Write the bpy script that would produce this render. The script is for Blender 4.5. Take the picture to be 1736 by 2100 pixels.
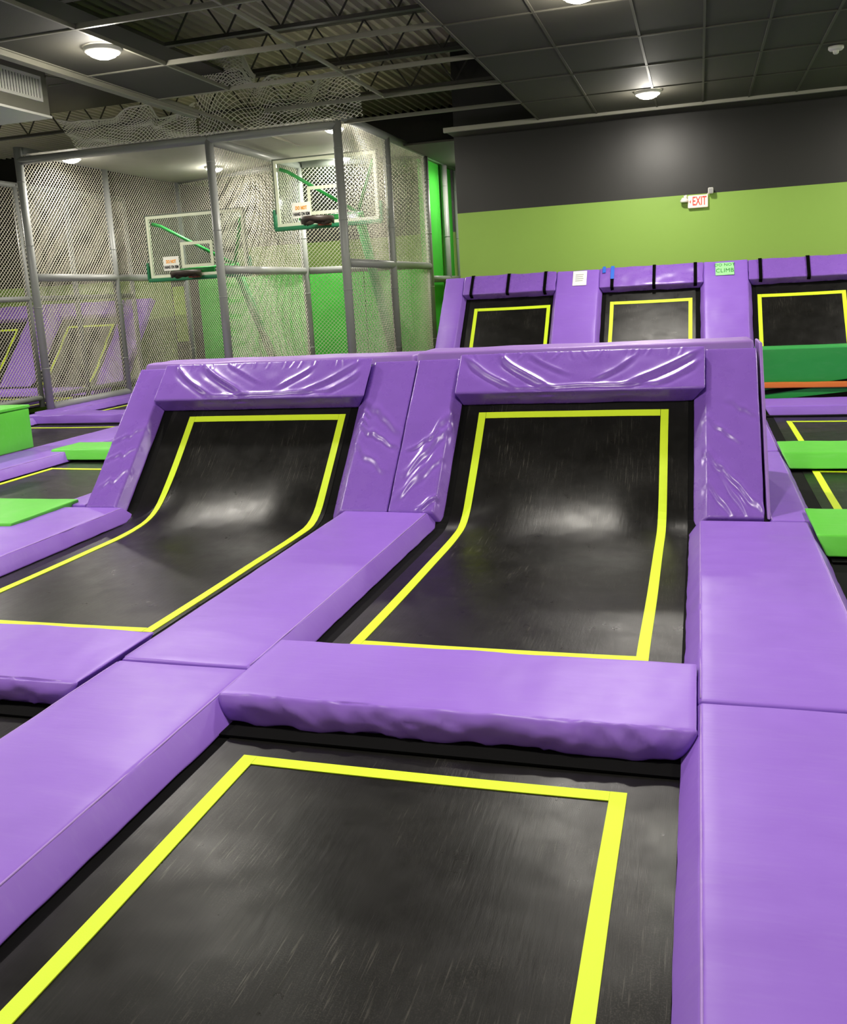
import bpy, bmesh, math, random
from mathutils import Vector, Matrix, noise

random.seed(7)
scn = bpy.context.scene
COL = scn.collection
for o in list(bpy.data.objects):
    bpy.data.objects.remove(o, do_unlink=True)

# ------------------------------------------------------------------ camera
cam_d = bpy.data.cameras.new('camera')
cam = bpy.data.objects.new('camera', cam_d)
COL.objects.link(cam)
RIGHT = Vector((0.95766, 0.28242, -0.05583))
DOWN = Vector((-0.00221, -0.18670, -0.98241))
FWD = Vector((-0.28788, 0.94095, -0.17817))
m = Matrix((RIGHT, -DOWN, -FWD)).transposed().to_4x4()
m.translation = Vector((0, 0, 1.5))
cam.matrix_world = m
cam_d.sensor_fit = 'VERTICAL'
cam_d.sensor_height = 36.0
cam_d.sensor_width = 36.0 * 1736 / 2100
cam_d.lens = 1882.0 / 2100 * 36.0
cam_d.shift_y = (942 - 1050) / 2100
cam_d.clip_start = 0.05
cam_d.clip_end = 100
scn.camera = cam

# ------------------------------------------------------------------ world and exposure
w = bpy.data.worlds.new('world')
scn.world = w
w.use_nodes = True
w.node_tree.nodes['Background'].inputs['Color'].default_value = (1.0, 0.96, 0.88, 1)
w.node_tree.nodes['Background'].inputs['Strength'].default_value = 0.0
scn.view_settings.view_transform = 'Standard'
scn.view_settings.look = 'None'
scn.view_settings.gamma = 1.0
scn.view_settings.use_curve_mapping = False
scn.view_settings.exposure = 0.0
LAMP_W = 118.0          # watts of each ceiling lamp
LAMP_COL = (1.0, 0.95, 0.86)
SIDE = 0.30             # share thrown sideways by the domed lens
ZC = 3.75               # suspended ceiling
ZD = 4.95               # roof deck


# ------------------------------------------------------------------ materials
def lin(c):
    return tuple(((v / 255) / 12.92 if v / 255 <= 0.04045 else ((v / 255 + 0.055) / 1.055) ** 2.4) for v in c) + (1.0,)


class NT:
    def __init__(self, name):
        self.m = bpy.data.materials.new(name)
        self.m.use_nodes = True
        self.t = self.m.node_tree
        self.b = self.t.nodes['Principled BSDF']

    def n(self, kind, **kw):
        nd = self.t.nodes.new(kind)
        for k, v in kw.items():
            if k in nd.inputs:
                nd.inputs[k].default_value = v
            else:
                setattr(nd, k, v)
        return nd

    def l(self, a, b):
        self.t.links.new(a, b)

    def coords(self, scale=(1, 1, 1)):
        tc = self.n('ShaderNodeTexCoord')
        mp = self.n('ShaderNodeMapping')
        mp.inputs['Scale'].default_value = scale
        self.l(tc.outputs['Object'], mp.inputs['Vector'])
        return mp.outputs['Vector']

    def noise(self, vec, scale, detail=3, rough=0.55):
        nz = self.n('ShaderNodeTexNoise')
        nz.inputs['Scale'].default_value = scale
        nz.inputs['Detail'].default_value = detail
        nz.inputs['Roughness'].default_value = rough
        self.l(vec, nz.inputs['Vector'])
        return nz.outputs['Fac']

    def ramp(self, fac, stops):
        r = self.n('ShaderNodeValToRGB')
        e = r.color_ramp.elements
        e[0].position, e[0].color = stops[0]
        e[1].position, e[1].color = stops[-1]
        for p, c in stops[1:-1]:
            x = e.new(p)
            x.color = c
        self.l(fac, r.inputs['Fac'])
        return r.outputs['Color']

    def mix(self, fac, a, b, mode='MIX'):
        x = self.n('ShaderNodeMix', data_type='RGBA', blend_type=mode)
        for s, v in (('Factor', fac), ('A', a), ('B', b)):
            idx = {'Factor': 0, 'A': 6, 'B': 7}[s]
            if hasattr(v, 'links'):
                self.l(v, x.inputs[idx])
            else:
                x.inputs[idx].default_value = v
        return x.outputs[2]

    def bump(self, fac, strength, dist, prev=None):
        b = self.n('ShaderNodeBump')
        b.inputs['Strength'].default_value = strength
        b.inputs['Distance'].default_value = dist
        self.l(fac, b.inputs['Height'])
        if prev is not None:
            self.l(prev, b.inputs['Normal'])
        return b.outputs['Normal']

    def set(self, **kw):
        for k, v in kw.items():
            k = k.replace('_', ' ')
            if hasattr(v, 'links'):
                self.l(v, self.b.inputs[k])
            else:
                self.b.inputs[k].default_value = v
        return self.m


def g4(v):
    return (v, v, v, 1)


def vinyl(name, rgb, rough=0.40, scuff=0.08, crumple=0.11, spec=0.34):
    t = NT(name)
    v = t.coords()
    base = lin(rgb)
    big = t.noise(v, 2.2, 3)
    c1 = t.mix(big, tuple(x * 0.90 for x in base[:3]) + (1,), tuple(min(1, x * 1.10) for x in base[:3]) + (1,))
    sv = t.coords((3.0, 22.0, 9.0))
    sc = t.noise(sv, 1.6, 5, 0.62)
    fac = t.ramp(sc, [(0.52, g4(0)), (0.85, g4(scuff))])
    pale = tuple(x * 0.55 + 0.32 for x in base[:3]) + (1,)
    col = t.mix(fac, c1, pale)
    rr = t.ramp(t.noise(v, 9, 4), [(0.3, g4(rough - 0.03)), (0.75, g4(rough + 0.04))])
    nb = t.bump(t.noise(t.coords((1, 3.2, 2)), 6, 2, 0.5), crumple, 0.010)
    return t.set(Base_Color=col, Roughness=rr, Normal=nb, Specular_IOR_Level=spec)


def plain(name, rgb, rough=0.5, metal=0.0, bump=0.0, scale=60, vary=0.08, spec=0.5):
    t = NT(name)
    v = t.coords()
    base = lin(rgb)
    n1 = t.noise(v, 3.0, 4)
    col = t.mix(n1, tuple(x * (1 - vary) for x in base[:3]) + (1,), tuple(min(1, x * (1 + vary)) for x in base[:3]) + (1,))
    kw = dict(Base_Color=col, Roughness=rough, Metallic=metal, Specular_IOR_Level=spec)
    if bump:
        kw['Normal'] = t.bump(t.noise(v, scale, 3), bump, 0.004)
    return t.set(**kw)


def mat_fabric():
    t = NT('trampoline_mat_weave')
    v = t.coords()
    # fine pale rub marks running along the bed, in worn zones
    s1 = t.noise(t.coords((170, 6.5, 6.5)), 1.0, 3, 0.6)
    s2 = t.noise(t.coords((260, 260, 260)), 1.0, 2, 0.6)
    dust = t.noise(v, 1.9, 5, 0.62)
    f1 = t.ramp(s1, [(0.58, g4(0)), (0.76, g4(1))])
    f2 = t.ramp(s2, [(0.50, g4(0)), (0.80, g4(0.35))])
    zone = t.ramp(dust, [(0.47, g4(0.02)), (0.66, g4(1.0))])
    a = t.mix(1.0, f1, f2, 'SCREEN')
    a = t.mix(1.0, a, zone, 'MULTIPLY')
    col = t.mix(dust, (0.0042, 0.0041, 0.0037, 1), (0.0088, 0.0084, 0.0075, 1))
    col = t.mix(a, col, (0.105, 0.098, 0.084, 1))
    rr = t.ramp(t.noise(v, 5, 5, 0.65), [(0.3, g4(0.26)), (0.7, g4(0.38))])
    wx = t.n('ShaderNodeTexWave', wave_type='BANDS', bands_direction='X')
    wx.inputs['Scale'].default_value = 110
    wx.inputs['Distortion'].default_value = 0.6
    t.l(v, wx.inputs['Vector'])
    nb = t.bump(wx.outputs['Fac'], 0.10, 0.0012)
    nb = t.bump(t.noise(t.coords((60, 6, 6)), 1.0, 3), 0.22, 0.0025, nb)
    nb = t.bump(t.noise(v, 2.4, 2), 0.35, 0.02, nb)
    return t.set(Base_Color=col, Roughness=rr, Normal=nb, Specular_IOR_Level=0.19)


def two_tone(name, low, high, z):
    t = NT(name)
    tc = t.n('ShaderNodeTexCoord')
    sp = t.n('ShaderNodeSeparateXYZ')
    t.l(tc.outputs['Object'], sp.inputs[0])
    mt = t.n('ShaderNodeMath', operation='GREATER_THAN')
    t.l(sp.outputs['Z'], mt.inputs[0])
    mt.inputs[1].default_value = z
    col = t.mix(mt.outputs[0], lin(low), lin(high))
    rr = t.mix(mt.outputs[0], g4(0.55), g4(0.42))
    v = t.coords()
    nb = t.bump(t.noise(v, 130, 3), 0.22, 0.002)
    nb = t.bump(t.noise(v, 2.0, 2), 0.12, 0.02, nb)
    return t.set(Base_Color=col, Roughness=rr, Normal=nb)


def glow(name, rgb, strength):
    t = NT(name)
    return t.set(Base_Color=lin(rgb), Emission_Color=lin(rgb), Emission_Strength=strength, Roughness=0.5)


def glass_mat():
    t = NT('backboard_glass')
    tr = t.n('ShaderNodeBsdfTransparent')
    tr.inputs['Color'].default_value = (0.90, 0.95, 0.92, 1)
    gl = t.n('ShaderNodeBsdfGlossy')
    gl.inputs['Roughness'].default_value = 0.05
    fr = t.n('ShaderNodeFresnel')
    fr.inputs['IOR'].default_value = 1.45
    mx = t.n('ShaderNodeMixShader')
    t.l(fr.outputs[0], mx.inputs[0])
    t.l(tr.outputs[0], mx.inputs[1])
    t.l(gl.outputs[0], mx.inputs[2])
    t.l(mx.outputs[0], t.t.nodes['Material Output'].inputs['Surface'])
    return t.m


M = {
    'purple': vinyl('purple_vinyl', (137, 96, 197)),
    'purple_gloss': vinyl('purple_vinyl_taut', (128, 88, 184), 0.28, 0.0, 0.03, 0.5),
    'lilac': vinyl('faded_purple_vinyl', (142, 106, 182), 0.42, 0.15),
    'worn_highlight': vinyl('worn_edge_highlight', (160, 126, 202), 0.4, 0.25),  # paler than the pads: edge wear plus a painted highlight line
    'green': vinyl('bright_green_vinyl', (92, 190, 62), 0.42, 0.10),
    'deepgreen': vinyl('deep_green_vinyl', (44, 150, 70), 0.45, 0.08),
    'panelgreen': vinyl('lane_green_vinyl', (66, 186, 58), 0.45, 0.06),
    'mat': mat_fabric(),
    'black': plain('black_vinyl', (9, 9, 9), 0.75, bump=0.2, scale=30, spec=0.08),
    'rubber': plain('black_paint', (24, 24, 23), 0.6),
    'tape': plain('yellow_webbing', (208, 234, 24), 0.55, bump=0.25, scale=300, vary=0.05),
    'wall': two_tone('lime_and_black_wall_paint', (134, 170, 70), (19, 18, 15), 2.64),
    'walllow': two_tone('lime_and_black_alcove_paint', (134, 170, 70), (19, 18, 15), 2.12),
    'wallblack': plain('black_wall_paint', (40, 40, 36), 0.5, bump=0.2, scale=90),
    'floor': plain('dark_floor', (30, 30, 30), 0.7),
    'tile': plain('black_ceiling_tile', (60, 58, 49), 0.75, bump=0.3, scale=150),
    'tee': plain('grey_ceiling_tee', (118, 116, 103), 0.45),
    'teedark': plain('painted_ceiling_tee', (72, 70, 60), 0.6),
    'angle': plain('bright_wall_angle', (150, 148, 136), 0.3),
    'deck': plain('grey_roof_deck', (196, 192, 172), 0.5),
    'steel': plain('dark_joist_steel', (58, 56, 50), 0.55),
    'pipe': plain('grey_foam_sleeve', (138, 140, 138), 0.38, bump=0.1, scale=40),
    'net': plain('cream_netting', (206, 202, 186), 0.7),
    'netgrey': plain('grey_netting', (232, 228, 212), 0.75),
    'canopy': plain('pale_canopy', (196, 196, 184), 0.7),
    'white': plain('white_enamel', (226, 224, 216), 0.4),
    'paper': plain('white_paper', (236, 236, 228), 0.7, vary=0.02),
    'mint': plain('pale_green_paper', (150, 236, 150), 0.7, vary=0.04),
    'ink': plain('dark_green_ink', (38, 92, 46), 0.6),
    'inkgrey': plain('grey_print', (150, 150, 148), 0.7),
    'inkblack': plain('black_print', (30, 30, 30), 0.7),
    'orange': plain('orange_print', (240, 160, 22), 0.6),
    'orangebeam': vinyl('orange_vinyl', (226, 124, 50), 0.45, 0.1),
    'blue': plain('blue_tape', (28, 92, 200), 0.5),
    'bluetape': plain('blue_tape_cloth', (30, 96, 205), 0.5),
    'glass': glass_mat(),
    'frame': plain('pale_board_frame', (214, 220, 196), 0.4),
    'board_edge': plain('dark_board_edge', (96, 104, 92), 0.5),
    'teal': plain('dark_green_board_pad', (24, 110, 70), 0.5),
    'strut': plain('green_steel', (48, 158, 76), 0.4),
    'rim': plain('dark_worn_rim_wrap', (44, 34, 28), 0.5, vary=0.5),
    'rimred': plain('rust_red_bracket', (120, 52, 34), 0.5),
    'lime': plain('lime_paint', (168, 206, 70), 0.6),
    'lens': glow('lamp_lens', (255, 246, 226), 50.0),
    'exitred': glow('exit_letters', (255, 58, 50), 0.9),
    'exitface': glow('exit_face', (250, 232, 214), 0.25),
    'grille': plain('grey_register', (232, 230, 220), 0.45),
    'duct': plain('painted_duct', (120, 118, 106), 0.5),
    'slot': plain('dark_slot', (40, 40, 38), 0.7),
    'spotlens': plain('grey_spot_lens', (150, 150, 150), 0.25),
}


# ------------------------------------------------------------------ object helpers
def link(name, me, mat, parent=None, loc=(0, 0, 0), smooth=False):
    """me is in world coordinates; the origin goes to loc."""
    loc = Vector(loc)
    base = Vector((0, 0, 0))
    if parent is not None:
        base = parent['_w'] if '_w' in parent else (0, 0, 0)
        base = Vector(base)
    me.transform(Matrix.Translation(-(loc if parent is None else base)))
    if mat is not None:
        me.materials.clear()
        me.materials.append(M[mat] if isinstance(mat, str) else mat)
    if smooth:
        me.polygons.foreach_set('use_smooth', [True] * len(me.polygons))
    o = bpy.data.objects.new(name, me)
    COL.objects.link(o)
    if parent is not None:
        o.parent = parent
        WORLD[o.name] = base
    else:
        o.location = loc
        WORLD[o.name] = loc
    return o


WORLD = {}


def part(name, bm_or_me, mat, parent, smooth=False):
    me = bm_or_me if isinstance(bm_or_me, bpy.types.Mesh) else finish(bm_or_me, name)
    base = WORLD[parent.name].copy()
    me.transform(Matrix.Translation(-base))
    me.materials.clear()
    me.materials.append(M[mat] if isinstance(mat, str) else mat)
    if smooth:
        me.polygons.foreach_set('use_smooth', [True] * len(me.polygons))
    o = bpy.data.objects.new(name, me)
    COL.objects.link(o)
    o.parent = parent
    WORLD[o.name] = base
    return o


def finish(bm, name):
    me = bpy.data.meshes.new(name)
    bmesh.ops.recalc_face_normals(bm, faces=bm.faces)
    bm.to_mesh(me)
    bm.free()
    return me


def tag(o, label=None, cat=None, group=None, kind=None):
    if label:
        o['label'] = label
    if cat:
        o['category'] = cat
    if group:
        o['group'] = group
    if kind:
        o['kind'] = kind
    return o


def empty(name, loc, label=None, cat=None, group=None, kind=None):
    o = bpy.data.objects.new(name, None)
    COL.objects.link(o)
    o.location = loc
    o.empty_display_size = 0.1
    WORLD[o.name] = Vector(loc)
    return tag(o, label, cat, group, kind)


def single(name, bm, mat, loc, label=None, cat=None, group=None, kind=None, smooth=False):
    me = bm if isinstance(bm, bpy.types.Mesh) else finish(bm, name)
    loc = Vector(loc)
    me.transform(Matrix.Translation(-loc))
    me.materials.append(M[mat])
    if smooth:
        me.polygons.foreach_set('use_smooth', [True] * len(me.polygons))
    o = bpy.data.objects.new(name, me)
    COL.objects.link(o)
    o.location = loc
    WORLD[o.name] = loc
    return tag(o, label, cat, group, kind)


def box(x0, x1, y0, y1, z0, z1, bm=None, bev=0.0):
    b = bm or bmesh.new()
    vs = [b.verts.new((x, y, z)) for z in (z0, z1) for y in (y0, y1) for x in (x0, x1)]
    for f in ((0, 2, 3, 1), (4, 5, 7, 6), (0, 1, 5, 4), (2, 6, 7, 3), (0, 4, 6, 2), (1, 3, 7, 5)):
        b.faces.new([vs[i] for i in f])
    if bev:
        bmesh.ops.bevel(b, geom=b.edges[:], offset=bev, segments=2, affect='EDGES', profile=0.5)
    return b


def tube(pts, r, sides=8, bm=None, closed=False, cap=True):
    b = bm or bmesh.new()
    pts = [Vector(p) for p in pts]
    n = len(pts)
    rings = []
    prev = None
    for i, p in enumerate(pts):
        if closed:
            d = pts[(i + 1) % n] - pts[i - 1]
        else:
            d = pts[min(i + 1, n - 1)] - pts[max(i - 1, 0)]
        d.normalize()
        if prev is None:
            a = d.orthogonal().normalized()
        else:
            a = (prev - d * prev.dot(d))
            a = a.normalized() if a.length > 1e-6 else d.orthogonal().normalized()
        prev = a
        c = d.cross(a)
        rings.append([b.verts.new(p + (a * math.cos(2 * math.pi * k / sides) + c * math.sin(2 * math.pi * k / sides)) * r) for k in range(sides)])
    for i in range(n - 1 if not closed else n):
        A, B = rings[i], rings[(i + 1) % n]
        for k in range(sides):
            b.faces.new((A[k], A[(k + 1) % sides], B[(k + 1) % sides], B[k]))
    if cap and not closed:
        b.faces.new(rings[0][::-1])
        b.faces.new(rings[-1])
    return b


def quad_prism(corners, thick, nrm, bm=None):
    """flat polygon given a thickness along nrm."""
    b = bm or bmesh.new()
    nrm = Vector(nrm).normalized() * thick
    lo = [b.verts.new(Vector(c)) for c in corners]
    hi = [b.verts.new(Vector(c) + nrm) for c in corners]
    k = len(corners)
    b.faces.new(lo[::-1])
    b.faces.new(hi)
    for i in range(k):
        b.faces.new((lo[i], lo[(i + 1) % k], hi[(i + 1) % k], hi[i]))
    return b


def lathe(profile, c, bm=None, seg=32):
    """profile of (radius, z) about a vertical axis at c."""
    b = bm or bmesh.new()
    rings = []
    for r, z in profile:
        if r < 1e-5:
            rings.append([b.verts.new((c[0], c[1], c[2] + z))])
        else:
            rings.append([b.verts.new((c[0] + r * math.cos(2 * math.pi * k / seg), c[1] + r * math.sin(2 * math.pi * k / seg), c[2] + z)) for k in range(seg)])
    for A, B in zip(rings, rings[1:]):
        for k in range(seg):
            if len(A) == 1 and len(B) == 1:
                continue
            if len(A) == 1:
                b.faces.new((A[0], B[(k + 1) % seg], B[k]))
            elif len(B) == 1:
                b.faces.new((A[k], A[(k + 1) % seg], B[0]))
            else:
                b.faces.new((A[k], A[(k + 1) % seg], B[(k + 1) % seg], B[k]))
    return b


def axis_coords(h, r, step):
    r = min(r, h * 0.9)
    inner = h - r
    k = max(1, int(round(2 * inner / step)))
    mid = [-inner + 2 * inner * i / k for i in range(k + 1)]
    return [-h, -h + 0.25 * r, -h + 0.6 * r] + mid + [h - 0.6 * r, h - 0.25 * r, h]


def soft_hex(c, r=0.02, step=0.06, disp=None):
    """rounded, subdivided hexahedron. c[i + 2j + 4k] are the corners; disp(u, v, w, P, N) moves a vertex along its normal."""
    c = [Vector(p) for p in c]
    h = [0.5 * sum((c[b] - c[a]).length for a, b in prs) / 4 for prs in
         (((0, 1), (2, 3), (4, 5), (6, 7)), ((0, 2), (1, 3), (4, 6), (5, 7)), ((0, 4), (1, 5), (2, 6), (3, 7)))]
    r = min(r, 0.48 * 2 * min(h))
    ax = [axis_coords(hh, r, step) for hh in h]
    bm = bmesh.new()
    vmap = {}
    info = []

    def vert(p):
        key = tuple(round(x, 6) for x in p)
        if key in vmap:
            return vmap[key]
        q = [max(-(h[i] - r), min(h[i] - r, p[i])) for i in range(3)]
        d = Vector([p[i] - q[i] for i in range(3)])
        s = d.normalized() * r if d.length > 1e-9 else d
        pp = [(q[i] + s[i]) / h[i] for i in range(3)]
        u, v, w_ = [(x + 1) / 2 for x in pp]
        P = Vector((0, 0, 0))
        for k in (0, 1):
            for j in (0, 1):
                for i in (0, 1):
                    P += c[i + 2 * j + 4 * k] * ((u if i else 1 - u) * (v if j else 1 - v) * (w_ if k else 1 - w_))
        vt = bm.verts.new(P)
        vmap[key] = vt
        info.append((vt, pp))
        return vt
    for a in range(3):
        b_, c_ = (a + 1) % 3, (a + 2) % 3
        for sgn in (-1, 1):
            for i in range(len(ax[b_]) - 1):
                for j in range(len(ax[c_]) - 1):
                    quad = []
                    for (ii, jj) in ((i, j), (i + 1, j), (i + 1, j + 1), (i, j + 1)):
                        p = [0, 0, 0]
                        p[a] = sgn * h[a]
                        p[b_] = ax[b_][ii]
                        p[c_] = ax[c_][jj]
                        quad.append(vert(p))
                    if sgn < 0:
                        quad.reverse()
                    if len(set(quad)) == 4:
                        try:
                            bm.faces.new(quad)
                        except ValueError:
                            pass
    bmesh.ops.recalc_face_normals(bm, faces=bm.faces)
    if disp:
        bm.normal_update()
        mv = [(vt, vt.normal * disp(pp[0], pp[1], pp[2], vt.co, vt.normal)) for vt, pp in info]
        for vt, d in mv:
            vt.co += d
    return bm


def wrinkle(amp=0.003, scale=(3, 9, 9), seed=0.0, pillow=0.006, creases=None, axes=(0, 1)):
    sx, sy, sz = scale

    def f(u, v, w_, P, N):
        q = Vector((P.x * sx + seed, P.y * sy - seed, P.z * sz + 2 * seed))
        d = amp * (noise.noise(q) + 0.5 * noise.noise(q * 2.3))
        a, b = (u, v, w_)[axes[0]], (u, v, w_)[axes[1]]
        third = (u, v, w_)[3 - axes[0] - axes[1]]
        d += pillow * (1 - a * a) * (1 - b * b) if abs(third) > 0.8 else 0
        if creases and third > 0.3:
            a += 0.03 * noise.noise(Vector((a * 2.2 + seed, b * 0.9, 3.0)))
            b += 0.07 * noise.noise(Vector((a * 2.6 - seed, b * 0.8, 7.0)))
            for (a0, b0, a1, b1, am, wd, asp) in creases:
                if asp < 0:        # swag: falls steeply, then flattens out
                    t = (a - a0) / (a1 - a0)
                    if -0.02 < t < 1.05:
                        t = max(0.0, min(1.0, t))
                        p = 1.3
                        gq = b0 + (b1 - b0) * (1 - (1 - t) ** p)
                        sl = (b1 - b0) * p * (1 - t) ** (p - 1) / ((a1 - a0) * -asp)
                        k = (b - gq) / math.sqrt(1 + sl * sl) / wd
                        env = min(1, t * 6) * min(1, (1.02 - t) * 3)
                        d += am * env * (math.exp(-1.3 * abs(k)) - 0.55 * math.exp(-((k + 1.7) ** 2)))
                    continue
                dx, dy = (a1 - a0) * asp, (b1 - b0)
                L2 = dx * dx + dy * dy
                px, py = (a - a0) * asp, b - b0
                t = (px * dx + py * dy) / L2
                if -0.12 < t < 1.12:
                    L = math.sqrt(L2)
                    dist = (px * dy - py * dx) / L
                    tt = max(0, min(1, (t + 0.12) / 1.24))
                    env = math.sin(math.pi * tt) ** 0.6
                    k = dist / wd
                    d += am * env * (math.exp(-k * k) - 0.7 * math.exp(-((k - 1.5) ** 2)))
        return d
    return f


PAD_Z = 0.10


def floor_pad(x0, x1, y0, y1, label, mat='purple', z=PAD_Z, inset=(0.065, 0.065, 0.012, 0.012), zb=0.0, group=None,
              amp=0.003, name='floor_pad', highlight_piping='x', seed=None, sideamp=0.0, step=0.055, r=0.014):
    """wedge-sided pad; x0..y1 are the edges of its top."""
    l, rr, fr, bk = inset
    c = [(x0 - l, y0 - fr, zb), (x1 + rr, y0 - fr, zb), (x0 - l, y1 + bk, zb), (x1 + rr, y1 + bk, zb),
         (x0, y0, z), (x1, y0, z), (x0, y1, z), (x1, y1, z)]
    seed = random.uniform(0, 50) if seed is None else seed
    base = wrinkle(amp, (2.0, 7.0, 6.0) if (y1 - y0) > (x1 - x0) else (5.0, 3.0, 6.0), seed, 0.004)

    def f(u, v, w_, P, N):
        d = base(u, v, w_, P, N)
        if sideamp and N.y < -0.3:
            q = Vector((P.x * 5.0 + seed, P.z * 7 + P.x * 3.0, seed))
            q2 = Vector((P.x * 13.0 + seed, P.z * 16 - P.x * 7.0, seed))
            d += 0.9 * sideamp * (1 - w_ * w_)
            q3 = Vector((P.x * 8.0 + P.z * 14.0 + seed, P.z * 9.0 - P.x * 2.0, seed))
            rid = (1 - abs(noise.noise(q3)) * 2.2) ** 3 if abs(noise.noise(q3)) < 0.45 else 0.0
            d += (sideamp * (0.8 * noise.noise(q) + 0.4 * noise.noise(q2)) + 0.5 * sideamp * rid) * min(1, (1 - abs(u)) * 8)
        return d
    bm = soft_hex(c, r, step, f)
    o = single(name, bm, mat, ((x0 + x1) / 2, (y0 + y1) / 2, zb), label, 'pad', group, smooth=True)
    if highlight_piping:
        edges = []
        if highlight_piping == 'x':
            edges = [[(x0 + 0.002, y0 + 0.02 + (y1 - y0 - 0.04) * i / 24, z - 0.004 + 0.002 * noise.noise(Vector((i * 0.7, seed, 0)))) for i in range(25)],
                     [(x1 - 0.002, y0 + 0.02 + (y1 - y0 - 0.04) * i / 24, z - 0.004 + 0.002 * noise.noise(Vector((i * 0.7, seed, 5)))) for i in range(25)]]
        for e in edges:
            part('highlight_piping', tube(e, 0.0038, 6), 'worn_highlight' if mat == 'purple' else mat, o, True)  # added edge tube; its pale colour carries wear and the painted highlight
    return o


# ------------------------------------------------------------------ trampolines
class Incline:
    def __init__(self, y0, deg, z0=0.0):
        self.y0, self.z0 = y0, z0
        t = math.radians(deg)
        self.d = Vector((0, math.cos(t), math.sin(t)))
        self.n = Vector((0, -math.sin(t), math.cos(t)))

    def p(self, x, s, n=0.0):
        q = Vector((x, self.y0, self.z0)) + self.d * s + self.n * n
        q.x = x
        return q


def curve_profile(yf, inc, s_top, back=0.58, up=0.68, step=0.1):
    """(y, z) points of a bed that lies flat and then climbs an incline."""
    pts = []
    ya = inc.y0 - back
    n = max(2, int((ya - yf) / step))
    for i in range(n):
        pts.append((yf + (ya - yf) * i / n, 0.0))
    e = inc.p(0, up)
    for i in range(13):
        t = i / 12
        y = (1 - t) ** 2 * ya + 2 * t * (1 - t) * inc.y0 + t * t * e.y
        z = t * t * e.z
        pts.append((y, z))
    k = max(2, int((s_top - up) / step))
    for i in range(1, k + 1):
        q = inc.p(0, up + (s_top - up) * i / k)
        pts.append((q.y, q.z))
    return pts


def flat_profile(y0, y1, step=0.12):
    n = max(2, int((y1 - y0) / step))
    return [(y0 + (y1 - y0) * i / n, 0.0) for i in range(n + 1)]


def prof_eval(prof):
    """arc-length param of a profile -> function(s) giving (y, z, ny, nz)."""
    L = [0.0]
    for a, b in zip(prof, prof[1:]):
        L.append(L[-1] + math.hypot(b[0] - a[0], b[1] - a[1]))

    def f(s):
        s = max(0, min(L[-1], s))
        for i in range(len(L) - 1):
            if s <= L[i + 1] + 1e-9:
                t = (s - L[i]) / (L[i + 1] - L[i])
                a, b = prof[i], prof[i + 1]
                ty, tz = (b[0] - a[0]), (b[1] - a[1])
                h = math.hypot(ty, tz)
                return a[0] + ty * t, a[1] + tz * t, -tz / h, ty / h
    return f, L[-1], L


def s_at_y(prof, L, y):
    for i in range(len(prof) - 1):
        if prof[i][0] <= y <= prof[i + 1][0]:
            t = (y - prof[i][0]) / (prof[i + 1][0] - prof[i][0])
            return L[i] + t * (L[i + 1] - L[i])
    return 0.0 if y < prof[0][0] else L[-1]


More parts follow.
